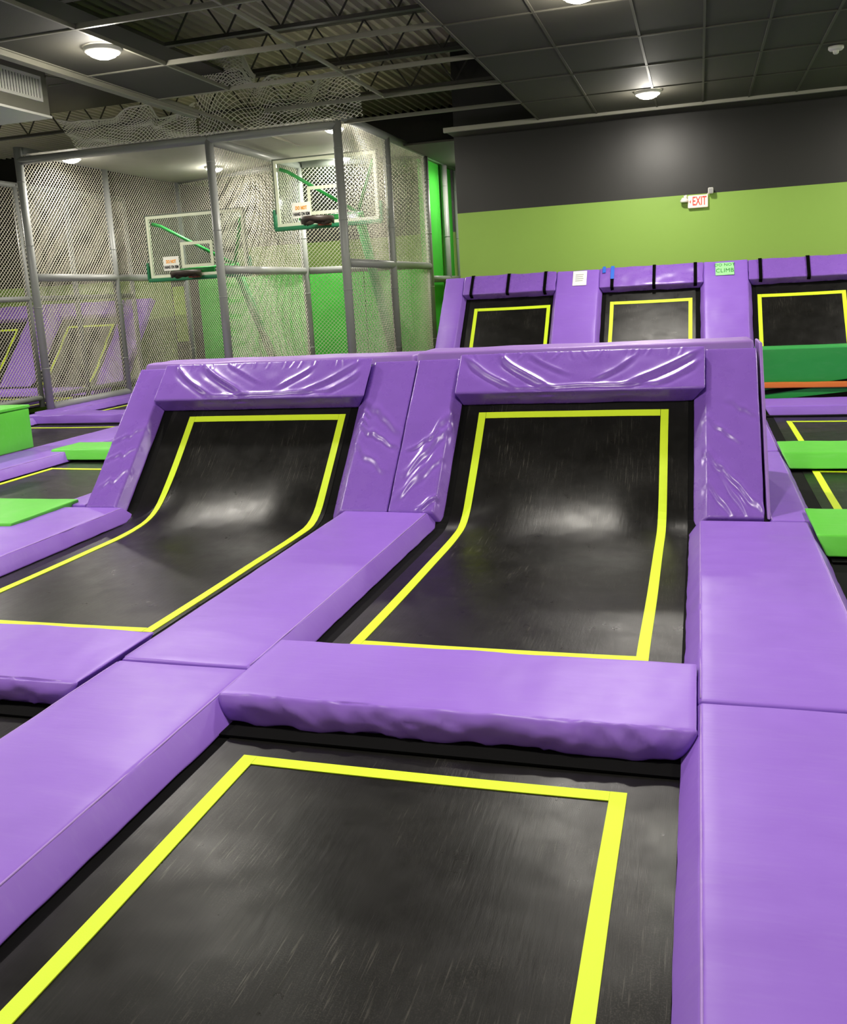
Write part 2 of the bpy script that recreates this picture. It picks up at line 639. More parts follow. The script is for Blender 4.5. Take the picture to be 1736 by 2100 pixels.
def trampoline(label, x0, x1, prof, tape, tape_y=None, tape_s=None, group='trampoline beds', sag=0.012, border=0.07, tape_w=0.05, prof_edge=None):
    """x0..x1, prof: opening between the pads. tape = (x0, x1) outer edges; tape_s/tape_y = outer ends along the profile."""
    f, S, L = prof_eval(prof)
    if prof_edge:
        fE, SE, _ = prof_eval(prof_edge)
        fe = lambda s: fE(s * SE / S)
    else:
        fe = f
    o = empty('trampoline', ((x0 + x1) / 2, (prof[0][0] + prof[-1][0]) / 2, 0.0), label, 'trampoline', group)
    dip = lambda x, s: -sag * (1 - ((2 * x - x0 - x1) / (x1 - x0)) ** 2) * (1 - (2 * s / S - 1) ** 2)

    def pt(x, s, lift=0.0):
        y, z, ny, nz = f(s)
        if prof_edge:
            w_ = max(0.0, min(1.0, (abs(2 * x - x0 - x1) / (x1 - x0) - 0.35) / 0.60))
            w_ = w_ * w_ * (3 - 2 * w_)
            e = fe(s)
            y, z, ny, nz = [a * (1 - w_) + b * w_ for a, b in zip((y, z, ny, nz), e)]
        k = lift + dip(x, s)
        return Vector((x, y + ny * k, z + nz * k))
    bl, br = border if isinstance(border, tuple) else (border, border)
    xa, xb = x0 + bl, x1 - br
    ss = [S * i / max(8, int(S / 0.07)) for i in range(max(8, int(S / 0.07)) + 1)]
    xs = [xa + (xb - xa) * i / 24 for i in range(25)]
    bm = bmesh.new()
    g = [[bm.verts.new(pt(x, s)) for x in xs] for s in ss]
    lo = [[bm.verts.new(pt(x, s, -0.006)) for x in xs] for s in ss]
    for i in range(len(ss) - 1):
        for j in range(len(xs) - 1):
            bm.faces.new((g[i][j], g[i][j + 1], g[i + 1][j + 1], g[i + 1][j]))
            bm.faces.new((lo[i][j], lo[i + 1][j], lo[i + 1][j + 1], lo[i][j + 1]))
    for i in range(len(ss) - 1):
        for k in (0, -1):
            bm.faces.new([bm.verts.new(q.co) for q in (g[i][k], g[i + 1][k], lo[i + 1][k], lo[i][k])])
    part('mat', bm, 'mat', o, True)
    if prof[-1][1] < 0.01:
        for ya, yb_ in ((prof[0][0], prof[0][0] + 0.135), (prof[-1][0] - 0.135, prof[-1][0])):
            part('end_cover', box(x0 - 0.02, x1 + 0.02, ya, yb_, 0.002, 0.009), 'black', o)
    # black spring cover along both long sides, a little lower than the bed
    for (a, b) in ((x0 - 0.05, xa + 0.005), (xb - 0.005, x1 + 0.05)):
        bm = bmesh.new()
        rows = []
        for s in ss:
            y, z, ny, nz = fe(s)
            rows.append([bm.verts.new((x, y + ny * n, z + nz * n)) for x, n in ((a, -0.004), (b, -0.004), (b, -0.02), (a, -0.02))])
        for A, B in zip(rows, rows[1:]):
            for k in range(4):
                bm.faces.new((A[k], A[(k + 1) % 4], B[(k + 1) % 4], B[k]))
        part('spring_cover', bm, 'black', o)
    if tape:
        tx0, tx1 = tape
        if tape_s:
            sa, sb = tape_s
        else:
            sa, sb = s_at_y(prof, L, tape_y[0]), s_at_y(prof, L, tape_y[1])

        def ribbon(fn, k):
            bm = bmesh.new()
            rows = []
            for i in range(k + 1):
                a, b = fn(i / k)
                rows.append([bm.verts.new(pt(a[0], a[1], 0.0035)), bm.verts.new(pt(b[0], b[1], 0.0035)),
                             bm.verts.new(pt(b[0], b[1], 0.0004)), bm.verts.new(pt(a[0], a[1], 0.0004))])
            for A, B in zip(rows, rows[1:]):
                for q in range(4):
                    bm.faces.new((A[q], A[(q + 1) % 4], B[(q + 1) % 4], B[q]))
            bm.faces.new(rows[0])
            bm.faces.new(rows[-1][::-1])
            part('tape_stripe', bm, 'tape', o, False)
        W = tape_w
        sd = random.uniform(0, 99)
        wob = lambda s, q: 0.006 * noise.noise(Vector((s * 1.3, sd, q)))
        k = max(10, int((sb - sa) / 0.06))
        ribbon(lambda t: ((tx0 + wob(sa + (sb - sa) * t, 0), sa + (sb - sa) * t), (tx0 + W + wob(sa + (sb - sa) * t, 0), sa + (sb - sa) * t)), k)
        ribbon(lambda t: ((tx1 - W + wob(sa + (sb - sa) * t, 4), sa + (sb - sa) * t), (tx1 + wob(sa + (sb - sa) * t, 4), sa + (sb - sa) * t)), k)
        ribbon(lambda t: ((tx0 + W + 0.002 + (tx1 - tx0 - 2 * W - 0.004) * t, sb - W), (tx0 + W + 0.002 + (tx1 - tx0 - 2 * W - 0.004) * t, sb)), 14)
        ribbon(lambda t: ((tx0 + W + 0.002 + (tx1 - tx0 - 2 * W - 0.004) * t, sa), (tx0 + W + 0.002 + (tx1 - tx0 - 2 * W - 0.004) * t, sa + W)), 14)
    return o


def inc_pad(inc, x0, x1, s0, s1, n1, label, mat='purple', splay=(0, 0, 0, 0), n0=0.0, name='wall_pad', r=0.02, step=0.03, disp=None, group=None):
    """pad lying on an incline; x0..s1 are the edges of its face at height n1; splay widens its foot (left, right, low, high)."""
    a, b, lo, hi = splay
    c = [inc.p(x0 - a, s0 - lo, n0), inc.p(x1 + b, s0 - lo, n0), inc.p(x0 - a, s1 + hi, n0), inc.p(x1 + b, s1 + hi, n0),
         inc.p(x0, s0, n1), inc.p(x1, s0, n1), inc.p(x0, s1, n1), inc.p(x1, s1, n1)]
    bm = soft_hex(c, r, step, disp)
    return single(name, bm, mat, inc.p((x0 + x1) / 2, s0, 0), label, 'pad', group, smooth=True)


# ------------------------------------------------------------------ netting
def net_mesh(fn, U, V, cell, r, seg=0.3, diag=True, sides=3):
    """strands of a net over the rectangle U x V, placed by fn(u, v) -> point."""
    verts, faces = [], []

    def strand(a, b):
        L = math.hypot(b[0] - a[0], b[1] - a[1])
        if L < 0.02:
            return
        n = max(1, int(L / seg))
        pts = [fn(a[0] + (b[0] - a[0]) * i / n, a[1] + (b[1] - a[1]) * i / n) for i in range(n + 1)]
        base = len(verts)
        for i, p in enumerate(pts):
            d = (pts[min(i + 1, n)] - pts[max(i - 1, 0)])
            d = d.normalized() if d.length > 1e-7 else Vector((1, 0, 0))
            e = d.cross(Vector((0.31, -0.9, 0.3))).normalized()
            g = d.cross(e)
            for k in range(sides):
                th = 2 * math.pi * k / sides
                verts.append(p + (e * math.cos(th) + g * math.sin(th)) * r)
        for i in range(n):
            for k in range(sides):
                A = base + i * sides
                faces.append((A + k, A + (k + 1) % sides, A + sides + (k + 1) % sides, A + sides + k))
    if diag:
        c = cell
        k = -V
        while k < U:
            # lines u - v = k and u + v = k + V
            a = (max(k, 0), max(-k, 0))
            b = (min(U, V + k), min(V, U - k))
            strand(a, b)
            strand((a[0], V - a[1]), (b[0], V - b[1]))
            k += c
    else:
        k = 0.0
        while k <= U:
            strand((k, 0), (k, V))
            k += cell
        k = 0.0
        while k <= V:
            strand((0, k), (U, k))
            k += cell
    me = bpy.data.meshes.new('net')
    me.from_pydata(verts, [], faces)
    return me


def net_panel(a, b, z0, z1, parent, cell=0.066, r=0.0042, belly=0.05, seed=0.0, name='net_panel', mat='net'):
    a, b = Vector(a), Vector(b)
    d = b - a
    U = d.length
    d.normalize()
    nrm = Vector((-d.y, d.x, 0))
    V = z1 - z0

    def fn(u, v):
        edge = math.sin(math.pi * u / U) * math.sin(math.pi * min(1, max(0, v / V)))
        k = belly * edge * (noise.noise(Vector((u * 0.9, v * 0.45, seed))) * 1.6 + 0.4 * math.sin(u * 2.3 + seed))
        return a + d * u + nrm * k + Vector((0, 0, z0 + v))
    return part(name, net_mesh(fn, U, V, cell, r), mat, parent)


# ------------------------------------------------------------------ text
def text_mesh(txt, size, bold=0.0, extrude=0.002, spacing=1.0):
    cu = bpy.data.curves.new('lettering', 'FONT')
    cu.body = txt
    cu.size = size
    cu.extrude = extrude
    cu.offset = bold
    cu.space_character = spacing
    cu.align_x = 'CENTER'
    cu.align_y = 'CENTER'
    cu.resolution_u = 2
    ob = bpy.data.objects.new('lettering_tmp', cu)
    COL.objects.link(ob)
    dg = bpy.context.evaluated_depsgraph_get()
    me = bpy.data.meshes.new_from_object(ob.evaluated_get(dg))
    bpy.data.objects.remove(ob, do_unlink=True)
    bpy.data.curves.remove(cu)
    return me


def put_text(txt, size, origin, xdir, ydir, mat, parent, bold=0.0, sx=1.0, name='lettering', spacing=1.0):
    me = text_mesh(txt, size, bold, 0.0015, spacing)
    x, y = Vector(xdir).normalized(), Vector(ydir).normalized()
    z = x.cross(y)
    mm = Matrix((x * sx, y, z)).transposed().to_4x4()
    mm.translation = Vector(origin)
    me.transform(mm)
    return part(name, me, mat, parent)


# =================================================================== THE ROOM
def struct(name, bm, mat, loc=(0, 0, 0)):
    return single(name, bm, mat, loc, kind='structure')


XL, XR, YF, YB, YA, XC = -16.5, 5.2, -4.0, 13.8, 17.9, -3.47
ZF = -0.75
struct('floor', box(XL, XR, YF, YA, ZF - 0.1, ZF), 'floor')
struct('wall_back', box(XC, XR, YB, YB + 0.15, ZF, ZD), 'wall')
struct('wall_alcove_side', box(XC, XC + 0.15, YB + 0.15, YA, ZF, ZD), 'wall')
struct('wall_alcove_back', box(-9.3, XC + 0.15, YA, YA + 0.15, ZF, ZD), 'wall')
struct('wall_alcove_back_left', box(XL, -9.3, YA, YA + 0.15, ZF, ZD), 'walllow')
struct('wall_left', box(XL - 0.15, XL, YF, YA, ZF, ZD), 'wall')
struct('wall_right', box(XR, XR + 0.15, YF, YB, ZF, ZD), 'wall')
struct('wall_front', box(XL, XR, YF - 0.15, YF, ZF, ZD), 'wall')
# roof deck with flutes running away from the viewer
bm = bmesh.new()
prof = []
x = XL
while x < XR:
    prof += [(x, 0.0), (x + 0.075, 0.0), (x + 0.095, -0.06), (x + 0.135, -0.06)]
    x += 0.155
ra = [[bm.verts.new((px, yy, ZD + 0.06 + pz)) for px, pz in prof] for yy in (YF, YA)]
for i in range(len(prof) - 1):
    bm.faces.new((ra[0][i], ra[0][i + 1], ra[1][i + 1], ra[1][i]))
bm2 = box(XL, XR, YF, YA, ZD + 0.08, ZD + 0.14)
tmp = bpy.data.meshes.new('tmp')
bm2.to_mesh(tmp)
bm.from_mesh(tmp)
bm2.free()
roof = struct('ceiling_deck', bm, 'deck')

# suspended ceiling: tiles and tees
XS = [-5.69, -4.82, -4.15, -3.49, -2.80, -2.11, -1.32, -0.53, 0.05, 0.62, 1.19, 1.80, 2.41, 3.02, 3.63, 4.24, 4.85, XR]
YS = [YF, -3.0, -1.78, -0.56, 0.67, 1.90, 3.13, 4.36, 5.60, 6.83, 8.17, 9.40, 10.66, 11.90, 13.22]
ceil = empty('ceiling', (-0.3, 5, ZC), kind='structure')
for i in range(len(XS) - 1):
    for j in range(len(YS) - 1):
        xm, ym = (XS[i] + XS[i + 1]) / 2, (YS[j] + YS[j + 1]) / 2
        if xm < -4.82 and ym > 9.4:
            continue
        if -4.82 < xm < -2.11 and ym > 5.6:
            continue
        t = part('ceiling_tile', box(XS[i] + 0.008, XS[i + 1] - 0.008, YS[j] + 0.008, YS[j + 1] - 0.008, ZC + 0.004 + random.uniform(0, 0.003), ZC + 0.018), 'tile', ceil)
for x in XS[:-1]:
    for j in range(len(YS) - 1):
        if x == -4.15 and YS[j] > 5 or x == -2.80 and YS[j] > 5:
            continue
        if x == -3.49 and YS[j] > 10.5:
            continue
        if x == -4.82 and YS[j] > 9:
            continue
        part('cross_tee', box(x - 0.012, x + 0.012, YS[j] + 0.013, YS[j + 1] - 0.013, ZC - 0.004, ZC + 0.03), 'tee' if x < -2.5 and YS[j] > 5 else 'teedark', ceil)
for y in YS[1:]:
    if y > 13:
        part('wall_angle', box(XC, XR, y - 0.03, y + 0.02, ZC - 0.035, ZC + 0.03, bev=0.004), 'angle', ceil)
        continue
    xl = -5.69 if y < 10 else -5.0
    if y > 5.5:
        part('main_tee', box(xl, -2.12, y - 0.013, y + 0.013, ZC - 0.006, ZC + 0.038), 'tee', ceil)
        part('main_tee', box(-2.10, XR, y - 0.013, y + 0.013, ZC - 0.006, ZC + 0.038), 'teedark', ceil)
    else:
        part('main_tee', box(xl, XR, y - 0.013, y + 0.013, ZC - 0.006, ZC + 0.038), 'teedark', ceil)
part('border_tile', box(XC, XR, 13.25, YB - 0.002, ZC - 0.012, ZC + 0.018), 'tile', ceil)
# bright edge channel where the tiles stop over the cage
struct('trim_3', box(-5.80, -5.70, 4.4, 10.3, ZC - 0.05, ZC + 0.05, bev=0.006), 'tee')

struct('ceiling_upper', box(XL, -5.81, YF, 12.2, 4.42, 4.46), 'tile')
# open-web roof joists
for k, y in enumerate((6.2, 8.0, 9.8, 11.6, 13.4)):
    j = empty('roof_joist', (-5, y, ZD - 0.55), ['roof joist nearest the viewer in the open ceiling', 'second roof joist across the open ceiling bay',
              'third roof joist, crossing above the middle of the open bay', 'roof joist above the draped netting', 'roof joist farthest back above the net cage'][k], 'joist', 'open-web roof joists')
    xa, xb = (-5.75 if y < 12.3 else -12.0), 3.0
    part('top_chord', box(xa, xb, y - 0.045, y + 0.045, ZD - 0.06, ZD - 0.002), 'steel', j)
    part('bottom_chord', box(xa, xb, y - 0.04, y + 0.04, ZD - 0.56, ZD - 0.52), 'steel', j)
    x = xa + 0.1
    up = True
    while x < xb - 0.4:
        p, q = ((x, y, ZD - 0.53), (x + 0.33, y, ZD - 0.05))
        if not up:
            p, q = ((x, y, ZD - 0.05), (x + 0.33, y, ZD - 0.53))
        part('web_bar', tube([p, q], 0.012, 6), 'steel', j)
        x += 0.33
        up = not up

# pale canopy over the basketball lanes
bm = bmesh.new()
cols = 20
rows = 14
gv = []
for i in range(rows + 1):
    y = 11.72 + (YA - 0.1 - 11.72) * i / rows
    r_ = []
    for k in range(cols + 1):
        x = -9.36 + (9.36 - 4.50) * k / cols
        sag = 0.05 * math.sin(math.pi * i / rows) * (0.4 + 0.6 * math.sin(math.pi * k / cols * 2) ** 2)
        r_.append(bm.verts.new((x, y, 3.80 - sag)))
    gv.append(r_)
for i in range(rows):
    for k in range(cols):
        bm.faces.new((gv[i][k], gv[i][k + 1], gv[i + 1][k + 1], gv[i + 1][k]))
bmesh.ops.solidify(bm, geom=bm.faces[:], thickness=0.01)
single('lane_canopy', bm, 'canopy', (-7, 14.5, 3.8), 'pale smooth canopy stretched over the basketball lanes', 'canopy', smooth=True)


# =================================================================== LAMPS
def lamp(x, y, label, z=ZC, r=0.125, power=1.0):
    o = empty('ceiling_lamp', (x, y, z), label, 'lamp', 'round ceiling lamps')
    part('housing', lathe([(r + 0.035, 0.0), (r + 0.035, -0.025), (r + 0.012, -0.045), (r, -0.045), (r, -0.02)], (x, y, z)), 'white', o, True)
    part('lens', lathe([(0, -0.088), (r * 0.5, -0.083), (r * 0.85, -0.065), (r * 0.98, -0.04), (r * 0.98, -0.02), (0, -0.02)], (x, y, z)), 'lens', o, True)
    ld = bpy.data.lights.new('lamp_light', 'AREA')
    ld.shape = 'DISK'
    ld.size = 0.24
    ld.energy = LAMP_W * power * 0.82
    ld.color = LAMP_COL
    lo = bpy.data.objects.new('lamp_light', ld)
    COL.objects.link(lo)
    lo.parent = o
    lo.location = (0, 0, -0.10)
    # the domed lens also throws light sideways
    ld = bpy.data.lights.new('lamp_side_light', 'POINT')
    ld.shadow_soft_size = 0.07
    ld.energy = LAMP_W * power * SIDE
    ld.color = LAMP_COL
    lo = bpy.data.objects.new('lamp_side_light', ld)
    COL.objects.link(lo)
    lo.parent = o
    lo.location = (0, 0, -0.18)
    return o


lamp(-4.97, 7.40, 'round bright ceiling lamp above the rolled-up netting and air register')
lamp(-0.59, 12.07, 'round ceiling lamp hanging close to the black wall above the exit sign', power=0.8)
lamp(-0.89, 7.75, 'round ceiling lamp over the two sloped trampolines')
lamp(-8.94, 12.2, 'round lamp under the canopy behind the tall corner post of the cage', 3.78, power=0.40)
lamp(-4.72, 12.17, 'round lamp under the canopy beside the taller backboard', 3.78, power=0.6)
lamp(-5.56, 14.6, 'round lamp under the canopy behind the taller backboard', 3.76, power=0.9)
lamp(-7.72, 14.3, 'added lamp under the canopy between the two backboards, brightening the green wall pads', 3.76, power=0.8)  # unseen lamp added behind a cage post to light the green wall pads
struct('ceiling_strip', box(-4.38, XC - 0.002, 14.2, YA - 0.002, ZC + 0.002, ZC + 0.03), 'tile')
lamp(-3.78, 16.4, 'round lamp tucked behind the wall corner, lighting the tall green panels', power=0.35)
lamp(-0.85, 3.1, 'round ceiling lamp straight above the nearest trampoline', power=0.9)
lamp(-4.97, 3.1, 'round ceiling lamp above the nearest left trampoline row')
lamp(3.3, 3.1, 'round ceiling lamp above the right side aisle, near the front')
lamp(3.3, 7.5, 'round ceiling lamp above the green right side pads')
lamp(3.3, 12.0, 'round ceiling lamp at the far right end of the wall')
lamp(-0.85, -2.0, 'round ceiling lamp behind the viewer in the middle', power=0.45)
lamp(-4.97, -2.0, 'round ceiling lamp behind the viewer on the left', power=0.45)
lamp(-9.0, 7.4, 'round lamp over the left trampolines', ZC)
lamp(-9.0, 2.6, 'round lamp over the left front area', ZC)
lamp(-12.8, 13.2, 'round lamp over the far left wall trampolines', ZC, power=1.6)


# =================================================================== NEAR SLOPED WALL
inc = Incline(5.58, 46)
YR = [0.40, 0.94, 2.77, 3.31]     # cross pads of the front rows
# beds
trampoline('large black trampoline bed nearest the viewer with yellow border', -1.65, -0.06, flat_profile(0.90, 2.80), (-1.476, -0.207), tape_y=(1.13, 2.56), border=(0.065, 0.0))
p2 = curve_profile(3.26, inc, 1.30, back=0.55, up=0.58)
p2e = curve_profile(3.26, inc, 1.30, back=0.16, up=0.16)
trampoline('black trampoline bed curving up the sloped wall in the middle', -1.63, -0.05, p2, (-1.475, -0.195), tape_s=(0.29, s_at_y(p2, prof_eval(p2)[2], inc.p(0, 0.915).y)), prof_edge=p2e, border=(0.07, 0.02))
trampoline('black trampoline bed curving up the sloped wall beyond the middle purple strip', -4.00, -2.375, p2, (-3.765, -2.475), tape_s=(0.29, s_at_y(p2, prof_eval(p2)[2], inc.p(0, 0.922).y)), prof_edge=p2e)
trampoline('flat black trampoline bed mostly hidden at the near left edge', -3.93, -2.33, flat_profile(0.90, 2.80), (-3.75, -2.48), tape_y=(1.13, 2.56))

# long strips between the columns
floor_pad(0.0, 0.585, 0.62, 3.005, 'wide purple pad in the near right corner', amp=0.003, step=0.045)
floor_pad(0.0, 0.585, 3.025, 5.46, 'purple strip pad running up to the right end of the sloped wall', amp=0.004, step=0.045)
floor_pad(0.40, 0.605, 5.48, 7.70, 'shaded purple pad beside the end of the sloped wall', inset=(0.02, 0.065, 0.0, 0.01))
floor_pad(0.05, 0.605, 7.74, 10.28, 'purple pad behind the sloped wall by the far green pad')
floor_pad(-2.265, -1.685, 0.62, 3.02, 'long purple strip pad in the near left corner', amp=0.003, step=0.045)
floor_pad(-2.265, -1.695, 3.035, 5.545, 'purple strip pad between the two sloped trampolines', amp=0.004, step=0.045, inset=(0.065, 0.065, 0.012, 0.10))
floor_pad(-4.585, -3.985, 0.62, 3.02, 'purple strip pad hidden beyond the near left trampoline')
floor_pad(-4.585, -3.985, 3.035, 5.545, 'purple strip pad at the foot of the left end of the sloped wall', amp=0.004, step=0.045, inset=(0.065, 0.065, 0.012, 0.10))
floor_pad(-4.585, -4.36, 5.62, 7.85, 'purple pad just behind the left end of the sloped wall', inset=(0.065, 0.03, 0.0, 0.01))
# cross pads
IN = (0.0, 0.0, 0.045, 0.02)
floor_pad(-1.68, -0.005, 2.775, 3.305, 'wrinkled purple cross pad between the nearest trampoline and the sloped one', z=0.112, zb=0.012, inset=(-0.04, -0.07, 0.02, 0.05), name='cross_pad', highlight_piping=None, sideamp=0.019, step=0.018, amp=0.003)
floor_pad(-3.96, -2.275, 2.765, 3.305, 'sagging purple cross pad at the left edge', z=0.112, zb=0.012, inset=(-0.04, -0.09, 0.01, 0.05), name='cross_pad', highlight_piping=None, sideamp=0.024, step=0.018, amp=0.004)
floor_pad(-1.68, -0.005, 0.40, 0.93, 'purple cross pad in front of the nearest trampoline', z=0.112, zb=0.012, inset=(-0.04, -0.07, 0.045, 0.05), name='cross_pad', highlight_piping=None)
floor_pad(-3.96, -2.275, 0.40, 0.93, 'purple cross pad in front of the near left trampoline', z=0.112, zb=0.012, inset=(-0.04, -0.07, 0.045, 0.05), name='cross_pad', highlight_piping=None)

# pads of the sloped wall
MC = [(-0.55, -0.55, 0.95, 0.05, 0.008, 0.045, 0.25), (-0.75, -0.85, 0.5, -0.35, 0.006, 0.04, 0.25), (0.1, -0.2, 0.95, 0.25, 0.006, 0.035, 0.25),
      (-0.6, -0.25, 0.6, -0.02, 0.005, 0.03, 0.25), (0.3, -0.95, 0.95, -0.78, 0.008, 0.03, 0.25), (-0.2, -0.7, 0.9, -0.33, 0.005, 0.035, 0.25)]
ML = [(-0.95, 0.45, 0.9, 0.0, 0.005, 0.05, 0.25), (-0.95, 0.1, 0.9, -0.2, 0.005, 0.04, 0.25), (-0.95, -0.15, 0.5, -0.5, 0.004, 0.04, 0.25),
      (-0.98, 0.32, -0.6, 0.22, 0.006, 0.02, 0.25), (-0.98, 0.2, -0.6, 0.1, 0.006, 0.02, 0.25)]
MR = [(-0.9, -0.3, 0.9, -0.9, 0.007, 0.035, 0.25), (-0.4, -0.55, 0.4, -0.95, 0.005, 0.03, 0.25), (-0.9, -0.62, -0.1, -0.95, 0.005, 0.03, 0.25),
      (-0.9, 0.1, 0.2, -0.15, 0.004, 0.03, 0.25), (-0.2, 0.35, 0.9, 0.15, 0.003, 0.04, 0.25)]
sharpen = lambda L: [(a0, b0, a1, b1, am * 1.5, wd * 0.85, q) for (a0, b0, a1, b1, am, wd, q) in L]
MC, ML, MR = sharpen(MC), sharpen(ML), sharpen(MR)
inc_pad(inc, 0.045, 0.362, 0.045, 1.34, 0.09, 'tall purple pad at the right end of the sloped wall', 'purple_gloss', (0.085, 0.0, 0.03, 0), step=0.009, r=0.012, disp=wrinkle(0.003, (4, 4, 4), 3, 0.006, MR))
inc_pad(inc, -1.965, -1.655, 0.05, 1.333, 0.092, 'creased purple pad on the middle of the sloped wall, its right half', 'purple_gloss', (0.0, 0.055, 0.045, 0), step=0.009, r=0.014, disp=wrinkle(0.003, (4, 4, 4), 7, 0.006, MC))
inc_pad(inc, -2.30, -1.975, 0.05, 1.333, 0.088, 'creased purple pad on the middle of the sloped wall, its left half', 'purple_gloss', (0.09, 0.0, 0.045, 0), step=0.009, r=0.014, disp=wrinkle(0.003, (4, 4, 4), 9, 0.006, ML))
inc_pad(inc, -4.30, -4.05, 0.05, 1.335, 0.09, 'tall purple pad at the left end of the sloped wall', 'purple_gloss', (0.0, 0.05, 0.03, 0), step=0.009, r=0.012, disp=wrinkle(0.003, (4, 4, 4), 11, 0.006, [(-0.8, -0.1, 0.9, 0.1, 0.004, 0.03, 0.2), (-0.8, -0.35, 0.9, -0.2, 0.004, 0.03, 0.2), (-0.6, -0.75, 0.9, -0.5, 0.004, 0.03, 0.2)]))


def header_creases(seed):
    rnd = random.Random(seed)
    A = -4.7
    c = [(-0.98, 0.95, -0.46, -0.85, 0.015, 0.13, A), (-0.70, 1.0, -0.12, -0.88, 0.019, 0.14, A), (-0.42, 1.0, -0.02, -0.2, 0.007, 0.11, A),
         (0.98, 0.95, 0.30, -0.82, 0.014, 0.14, A), (0.98, 0.40, 0.58, -0.80, 0.008, 0.12, A), (0.50, 0.75, 0.10, -0.50, 0.009, 0.12, A),
         (-0.45, -0.78, 0.55, -0.72, 0.007, 0.08, 4.7)]
    if seed == 2:
        c = [(a0 * 0.94 + 0.02, b0, a1 + 0.06, b1 * 0.92, am * rnd.uniform(0.8, 1.2), wd, q) for (a0, b0, a1, b1, am, wd, q) in c]
    for i in range(16):
        u = -0.85 + 1.7 * i / 15 + rnd.uniform(-0.04, 0.04)
        c.append((u, 1.0, u + rnd.uniform(-0.05, 0.05), 0.6, 0.0035, 0.05, 4.7))
    return c


inc_pad(inc, -1.638, 0.040, 0.985, 1.335, 0.130, 'shiny gathered purple header pad above the middle sloped trampoline', 'purple_gloss', (-0.04, -0.08, 0.012, 0), step=0.009, r=0.012,
        disp=wrinkle(0.004, (4, 5, 5), 1, 0.004, header_creases(1)), name='header_pad')
inc_pad(inc, -4.045, -2.306, 0.985, 1.335, 0.130, 'shiny gathered purple header pad above the left sloped trampoline', 'purple_gloss', (-0.04, -0.08, 0.012, 0), step=0.009, r=0.012,
        disp=wrinkle(0.004, (4, 5, 5), 5, 0.004, header_creases(2)), name='header_pad')
# frame body of the wall
tp = inc.p(0, 1.335)
bm = bmesh.new()
sec = [inc.p(0, 0.05, -0.05), inc.p(0, 1.25, -0.05), Vector((0, 6.78, 0.93)), Vector((0, 6.86, 0.0))]
quad_prism([(-4.27, q.y, q.z) for q in sec], 4.60, (1, 0, 0), bm)
single('sloped_wall_frame', bm, 'rubber', (-1.97, 6.2, 0), 'black frame that carries the sloped pads and trampolines', 'frame')
# caps along the top
for x0, x1, lab, zc in ((-4.32, -2.02, 'faded purple cap pad along the top of the left half of the sloped wall', 1.055),
                        (-2.01, 0.355, 'faded purple cap pad along the top of the right half of the sloped wall', 1.068)):
    c = [(x0, 6.50, 0.985), (x1, 6.50, 0.985), (x0, 6.98, 0.985), (x1, 6.98, 0.985), (x0 + 0.01, 6.535, zc), (x1 - 0.01, 6.535, zc), (x0 + 0.02, 6.95, zc), (x1 - 0.02, 6.95, zc)]
    single('cap_pad', soft_hex(c, 0.02, 0.05, wrinkle(0.006, (2.5, 5, 5), x0, 0.004)), 'lilac', ((x0 + x1) / 2, 6.74, 0.985), lab, 'pad', smooth=True)
# end cheek
a0, a1 = inc.p(0, 0.03, 0.095), inc.p(0, 1.375, 0.095)
c = [(0.378, a0.y, a0.z), (0.398, a0.y, a0.z), (0.378, 6.95, 0.05), (0.398, 6.95, 0.05), (0.378, a1.y, a1.z), (0.398, a1.y, a1.z), (0.378, 6.95, 1.05), (0.398, 6.95, 1.05)]
single('cheek_pad', soft_hex(c, 0.008, 0.06, wrinkle(0.002, (3, 3, 3), 4, 0.0)), 'lilac', (0.388, 6.3, 0.05), 'thin faded purple pad covering the right end of the sloped wall', 'pad', smooth=True)

# =================================================================== RIGHT SIDE ROWS
GI = (0.0, 0.0, 0.09, 0.02)
trampoline('black trampoline bed at the right edge in front of the near green pad', 0.68, 2.28, flat_profile(3.30, 5.12), (0.83, 2.1), tape_y=(3.5, 4.85))
trampoline('black trampoline bed between the two light green pads on the right', 0.68, 2.28, flat_profile(5.66, 7.66), (0.822, 2.1), tape_y=(5.95, 7.42))
trampoline('black trampoline bed beyond the far light green pad on the right', 0.68, 2.28, flat_profile(8.02, 10.42), (0.855, 2.1), tape_y=(8.3, 9.99))
trampoline('black trampoline bed at the right edge nearest the viewer', 0.68, 2.28, flat_profile(0.90, 2.80), (0.83, 2.1), tape_y=(1.13, 2.56))
floor_pad(0.59, 2.36, 5.09, 5.69, 'light green cross pad at the right edge, the nearer one', 'green', z=0.125, zb=0.02, inset=(-0.05, 0.0, 0.06, 0.02), name='cross_pad', highlight_piping=None, step=0.05)
floor_pad(0.61, 2.36, 7.52, 8.05, 'light green cross pad at the right edge, the farther one', 'green', z=0.125, zb=0.02, inset=(-0.05, 0.0, 0.14, 0.02), name='cross_pad', highlight_piping=None)
floor_pad(0.66, 2.36, 2.77, 3.30, 'light green cross pad out to the right of the purple strip', 'green', z=0.11, zb=0.02, inset=(-0.03, 0.0, 0.05, 0.02), name='cross_pad', highlight_piping=None)
floor_pad(0.66, 3.6, 10.42, 11.1, 'purple pad along the foot of the far green wall block', z=0.10, inset=(-0.06, 0.0, 0.06, 0.0), name='cross_pad', highlight_piping=None)
for a, b, lab in ((0.62, 3.0, 'purple strip pad beyond the right trampolines, near part'), (3.02, 5.4, 'purple strip pad beyond the right trampolines, middle part'), (5.42, 7.8, 'purple strip pad beyond the right trampolines, third part'), (7.82, 10.28, 'purple strip pad beyond the right trampolines, far part')):
    floor_pad(2.37, 2.95, a, b, lab)
